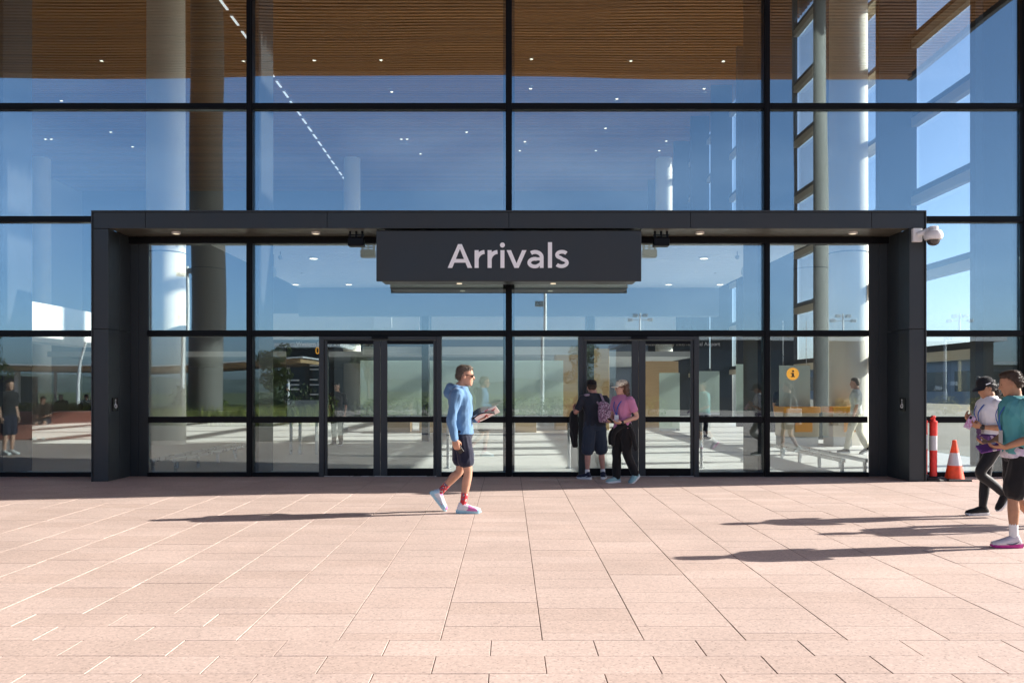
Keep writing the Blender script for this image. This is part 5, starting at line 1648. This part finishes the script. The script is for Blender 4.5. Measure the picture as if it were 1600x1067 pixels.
def planter(name_label, x0, x1, y0, y1, seat=True):
    q = thing('planter', name_label, 'planter', ((x0 + x1) / 2, (y0 + y1) / 2, 0), group='raised planters on the forecourt')
    box('kerb', kerb_m, q, x0, x1, y1 - 0.18, y1, 0, 0.42, 0.015)
    box('kerb', kerb_m, q, x0, x1, y0, y0 + 0.18, 0, 0.42, 0.015)
    box('kerb', kerb_m, q, x0, x0 + 0.18, y0 + 0.182, y1 - 0.182, 0, 0.42, 0.015)
    box('kerb', kerb_m, q, x1 - 0.18, x1, y0 + 0.182, y1 - 0.182, 0, 0.42, 0.015)
    box('soil', soil, q, x0 + 0.182, x1 - 0.182, y0 + 0.182, y1 - 0.182, 0, 0.36)
    return q
def grass(label, x0, x1, y0, y1, n, h, mat, z=0.36):
    m = MB()
    for _ in range(n):
        bx, by = rnd.uniform(x0, x1), rnd.uniform(y0, y1)
        hh = h * rnd.uniform(0.5, 1.15); a = rnd.uniform(0, 6.28); ln = hh * rnd.uniform(0.15, 0.55); wd = 0.012
        ca, sa = math.cos(a), math.sin(a)
        p0 = Vector((bx, by, z)); p1 = p0 + V(ca * ln * 0.35, sa * ln * 0.35, hh * 0.6); p2 = p0 + V(ca * ln, sa * ln, hh)
        sd = V(-sa, ca, 0) * wd
        m.add([p0 - sd, p0 + sd, p1 + sd * 0.8, p1 - sd * 0.8, p2], [(0, 1, 2, 3), (3, 2, 4)])
    o = m.build('tall_grass', mat)
    return tag(o, label, 'grass', kind='stuff')
planter('raised planter of grasses and shrubs mirrored in the left panes', -11.6, -5.6, -15.2, -10.2)
grass('tall sunlit grass filling the planter mirrored in the left panes', -11.3, -5.9, -14.9, -10.5, 5200, 0.62, grass_m)
for k, (x, y, w, h) in enumerate(((-10.7, -13.8, 0.7, 1.3), (-9.9, -14.4, 0.6, 1.0), (-7.2, -14.0, 0.8, 1.4), (-6.2, -14.3, 0.5, 0.8), (-8.2, -14.6, 0.6, 0.9))):
    shrub(x, y, w, h, ('tallest dark shrub at the far end of the left planter', 'rounded dark shrub second from the far end of the left planter', 'large dark shrub in the middle of the left planter', 'small dark shrub at the near end of the left planter', 'low dark shrub behind the others in the left planter')[k], leaf_dark if k % 2 == 0 else leaf_mid, 'shrubs in the left planter')
q = thing('seat_wall', 'two tier salmon coloured seat wall mirrored in the left pane', 'seat', (-14, -10.7, 0))
box('lower_tier', salmon, q, -16.2, -12.0, -11.15, -10.3, 0, 0.45, 0.02)
box('upper_tier', salmon, q, -18.2, -11.9, -12.0, -11.16, 0, 0.80, 0.02)
grass('short green grass strip behind the salmon seat wall', -18.2, -11.9, -14.5, -12.1, 2600, 0.35, grass_m, 0.72)
box('grass_bed', soil, q, -18.2, -11.9, -14.6, -12.02, 0, 0.74)
q = thing('seat_wall', 'long low salmon seat wall with a row of people, mirrored behind the portal pillar', 'seat', (-17, -19.3, 0))
box('tier', salmon, q, -24, -13.5, -19.8, -19.05, 0, 0.45, 0.02)
planter('long low hedge planter mirrored across the doors', -6.5, 6.5, -21.6, -19.6)
m = MB()
hq = thing('hedge', 'long clipped green hedge mirrored across the doors', 'hedge', (0, -20.6, 0.36))
clumps(m, [((x * 0.5, -20.6 + rnd.uniform(-.3, .3), 0.74), (0.5, 0.6, 0.42)) for x in range(-12, 13)], 190, 0.06)
m.build('foliage', leaf_mid, hq)
m = MB()
for k in range(16): m.tube([(-6 + k * 0.8, -20.6, 0.33), (-6 + k * 0.8 + .1, -20.6, 0.7)], 0.015, 6)
m.build('stem', bark, hq)
planter('raised planter of golden shrubs mirrored in the right pane', 13.5, 23.5, -23.0, -20.6)
for k in range(7):
    shrub(14.2 + k * 1.4, -21.5, 0.7, 0.85, 'golden leaved shrub, %s in the mirrored right planter' % ('first', 'second', 'third', 'fourth', 'fifth', 'sixth', 'seventh')[k], leaf_gold, 'golden shrubs in the right planter')
tree(-11.2, -26.5, 3.7, 1.0, 'young slim tree mirrored beside the directory sign', leaf_mid)
tree(-19.5, -30, 4.0, 1.3, 'young tree mirrored at the left end of the portal glass', leaf_mid)
tree(-24.3, -25, 4.2, 1.4, 'leafy tree mirrored at the left edge of the picture', leaf_mid)
tree(-8.0, -34, 4.4, 1.3, 'young tree mirrored in the first sliding door', leaf_dark)
tree(33, -36, 4.4, 1.5, 'young tree mirrored behind the woman in white', leaf_mid)
tree(4.6, -38, 4.2, 1.4, 'young tree mirrored right of the middle mullion', leaf_dark)
# curved canopy over the bus stands
cq = thing('bus_canopy', 'long curved white edged canopy over the bus stands, mirrored at left', 'canopy', (-28, -48, 0))
wh = material('canopy_white', (0.72, 0.73, 0.74), 0.4)
def canopy(parent, x0, x1, y0, y1, zc, rise, mat, th, name):
    n = 24; vs, fs = [], []
    for k in range(n + 1):
        t = k / n; x = x0 + (x1 - x0) * t
        z = zc + rise * (2 * t - 1) ** 2
        vs += [(x, y0, z), (x, y1, z), (x, y1, z + th), (x, y0, z + th)]
    for k in range(n):
        a, b = 4 * k, 4 * k + 4
        fs += [(a, a + 1, b + 1, b), (a + 3, b + 3, b + 2, a + 2), (a, b, b + 3, a + 3), (a + 1, a + 2, b + 2, b + 1)]
    fs += [(0, 3, 2, 1), (4 * n, 4 * n + 1, 4 * n + 2, 4 * n + 3)]
    MB().add(vs, fs).build(name, mat, parent, True)
canopy(cq, -47, -14, -52, -44.0, 3.05, 0.5, wh, 0.10, 'roof_shell')
canopy(cq, -46.8, -14.2, -51.8, -44.2, 2.72, 0.5, core_mat, 0.30, 'timber_soffit')
for k in range(6):
    xa = -44 + k * 5.6
    MB().tube([(xa, -48, 0), (xa, -48, 3.0)], 0.12, 12).build('post', wh, cq, True)
kq = thing('kiosk', 'dark glazed kiosk under the canopy, mirrored in the left pane', 'kiosk', (-36, -47, 0))
box('cabin', material('kiosk_dark', (0.03, 0.035, 0.045), 0.3), kq, -38.0, -34.6, -49, -46, 0, 2.4, 0.03)
box('corner_post', wh, kq, -38.3, -38.02, -46.1, -45.8, 0, 2.7)
box('corner_post', wh, kq, -34.58, -34.3, -46.1, -45.8, 0, 2.7)
box('counter', wh, kq, -38.0, -34.6, -45.98, -45.7, 0.9, 1.0)
# masts and street lights
def mast(x, y, h, label, heads, arch=False):
    q = thing('light_mast', label, 'light mast', (x, y, 0), group='light masts round the forecourt')
    if arch:
        pts = [(x, y, 0), (x, y, h * 0.35), (x + 0.12, y, h * 0.6), (x + 0.5, y, h * 0.85), (x + 1.1, y, h)]
        MB().tube(pts, [0.11, 0.10, 0.09, 0.08, 0.06], 12).build('arched_pole', wh, q, True)
        box('lamp_head', steel, q, x + 1.0, x + 1.6, y - 0.12, y + 0.12, h - 0.05, h + 0.06, 0.02)
        return
    MB().tube([(x, y, 0), (x, y, h * 0.5), (x, y, h)], [0.11, 0.095, 0.075], 12).build('pole', wh, q, True)
    for (dx, z) in heads:
        box('lamp_arm', steel, q, min(x, x + dx), max(x, x + dx), y - 0.03, y + 0.03, z - 0.03, z + 0.03)
        box('lamp_head', steel, q, x + dx - 0.22, x + dx + 0.22, y - 0.14, y + 0.14, z - 0.12, z + 0.14, 0.02)
mast(-16.8, -30, 7.8, 'tall white mast with camera heads, mirrored in the left portal pane', [(-0.35, 7.4), (0.3, 7.55), (-0.3, 5.2)])
mast(1.76, -30, 6.8, 'tall white mast with one lamp, mirrored right of the middle mullion', [(-0.3, 6.0)])
mast(11.2, -60, 8.2, 'far mast with spread floodlights, mirrored above the second sliding door', [(-0.9, 7.6), (-0.45, 8.0), (0.45, 8.0), (0.9, 7.6)])
mast(28.8, -60, 8.2, 'far mast with spread floodlights, mirrored above the information sign', [(-0.9, 7.6), (-0.45, 8.0), (0.45, 8.0), (0.9, 7.6)])
mast(39.0, -60, 8.2, 'far mast with spread floodlights, mirrored above the traffic cone', [(-0.9, 7.6), (-0.45, 8.0), (0.45, 8.0), (0.9, 7.6)])
mast(27.6, -40, 4.9, 'slim white lamp post with three lamps, mirrored above the traffic cone', [(-0.5, 1.6), (0.5, 1.9), (0.3, 4.8)])
mast(-27.2, -40, 5.3, 'white arched lamp post mirrored against the portal pillar', [], True)
# low buildings across the road and the wooded ridge
def low_building(x0, x1, y, h, label, mat, n):
    q = thing('low_building', label, 'building', ((x0 + x1) / 2, y, 0), group='low buildings across the road')
    box('wall', mat, q, x0, x1, y - 12, y, 0, h)
    box('roof', wh, q, x0 - 0.6, x1 + 0.6, y - 12.6, y + 0.6, h + 0.002, h + 0.35)
    w = (x1 - x0) / n
    for k in range(n):
        box('window', material('far_window', (0.03, 0.04, 0.05), 0.15), q, x0 + w * (k + 0.15), x0 + w * (k + 0.85), y + 0.002, y + 0.06, 0.9, h - 0.7)
low_building(36, 70, -78, 4.2, 'long grey low building mirrored in the right pane', material('grey_block', (0.20, 0.21, 0.23), 0.7), 9)
low_building(-17.9, -13.9, -54, 4.7, 'dark service cabin mirrored behind the directory sign', material('added_block_dark', (0.015, 0.015, 0.016), 0.6), 2)  # added block, darkens the reflection so the directory board reads black
low_building(9.0, 34, -46, 4.9, 'dark brown two bay depot mirrored across the right panes', material('depot_dark', (0.022, 0.02, 0.02), 0.6), 7)
nb = thing('car_park_building', 'long pale car park building seen through the side windows', 'building', (52, 70, 0))
box('wall', material('car_park_grey', (0.30, 0.31, 0.32), 0.7, var=0.05), nb, 45, 60, 10, 150, 0, 4.4)
box('roof', wh, nb, 44.4, 60.6, 9.4, 150.6, 4.402, 4.7)
for k in range(22):
    box('opening', material('far_window', (0.03, 0.04, 0.05), 0.15), nb, 44.94, 44.998, 12 + k * 6.2, 16.6 + k * 6.2, 1.3, 3.3)
n = 420; vs, fs = [], []
for k in range(n + 1):
    x = -700 + 1400 * k / n
    hgt = 6 + 4 * mnoise.noise(Vector((x * 0.006, 3.3, 0))) + 1.6 * mnoise.noise(Vector((x * 0.05, 1.3, 0))) + 1.1 * mnoise.noise(Vector((x * 0.21, 7.3, 0)))
    vs += [(x, -300, -0.02), (x, -340, hgt * 0.7), (x, -420, hgt), (x, -600, -0.02)]
for k in range(n):
    for j in range(3):
        a = 4 * k + j; fs.append((a, a + 4, a + 5, a + 1))
hills = MB().add(vs, fs).build('hills', material('hazy_wooded_hill', (0.10, 0.13, 0.11), 0.9, var=0.35, vscale=0.08), None, True)  # distance haze is mixed into the pale hill colour
tag(hills, kind='structure')
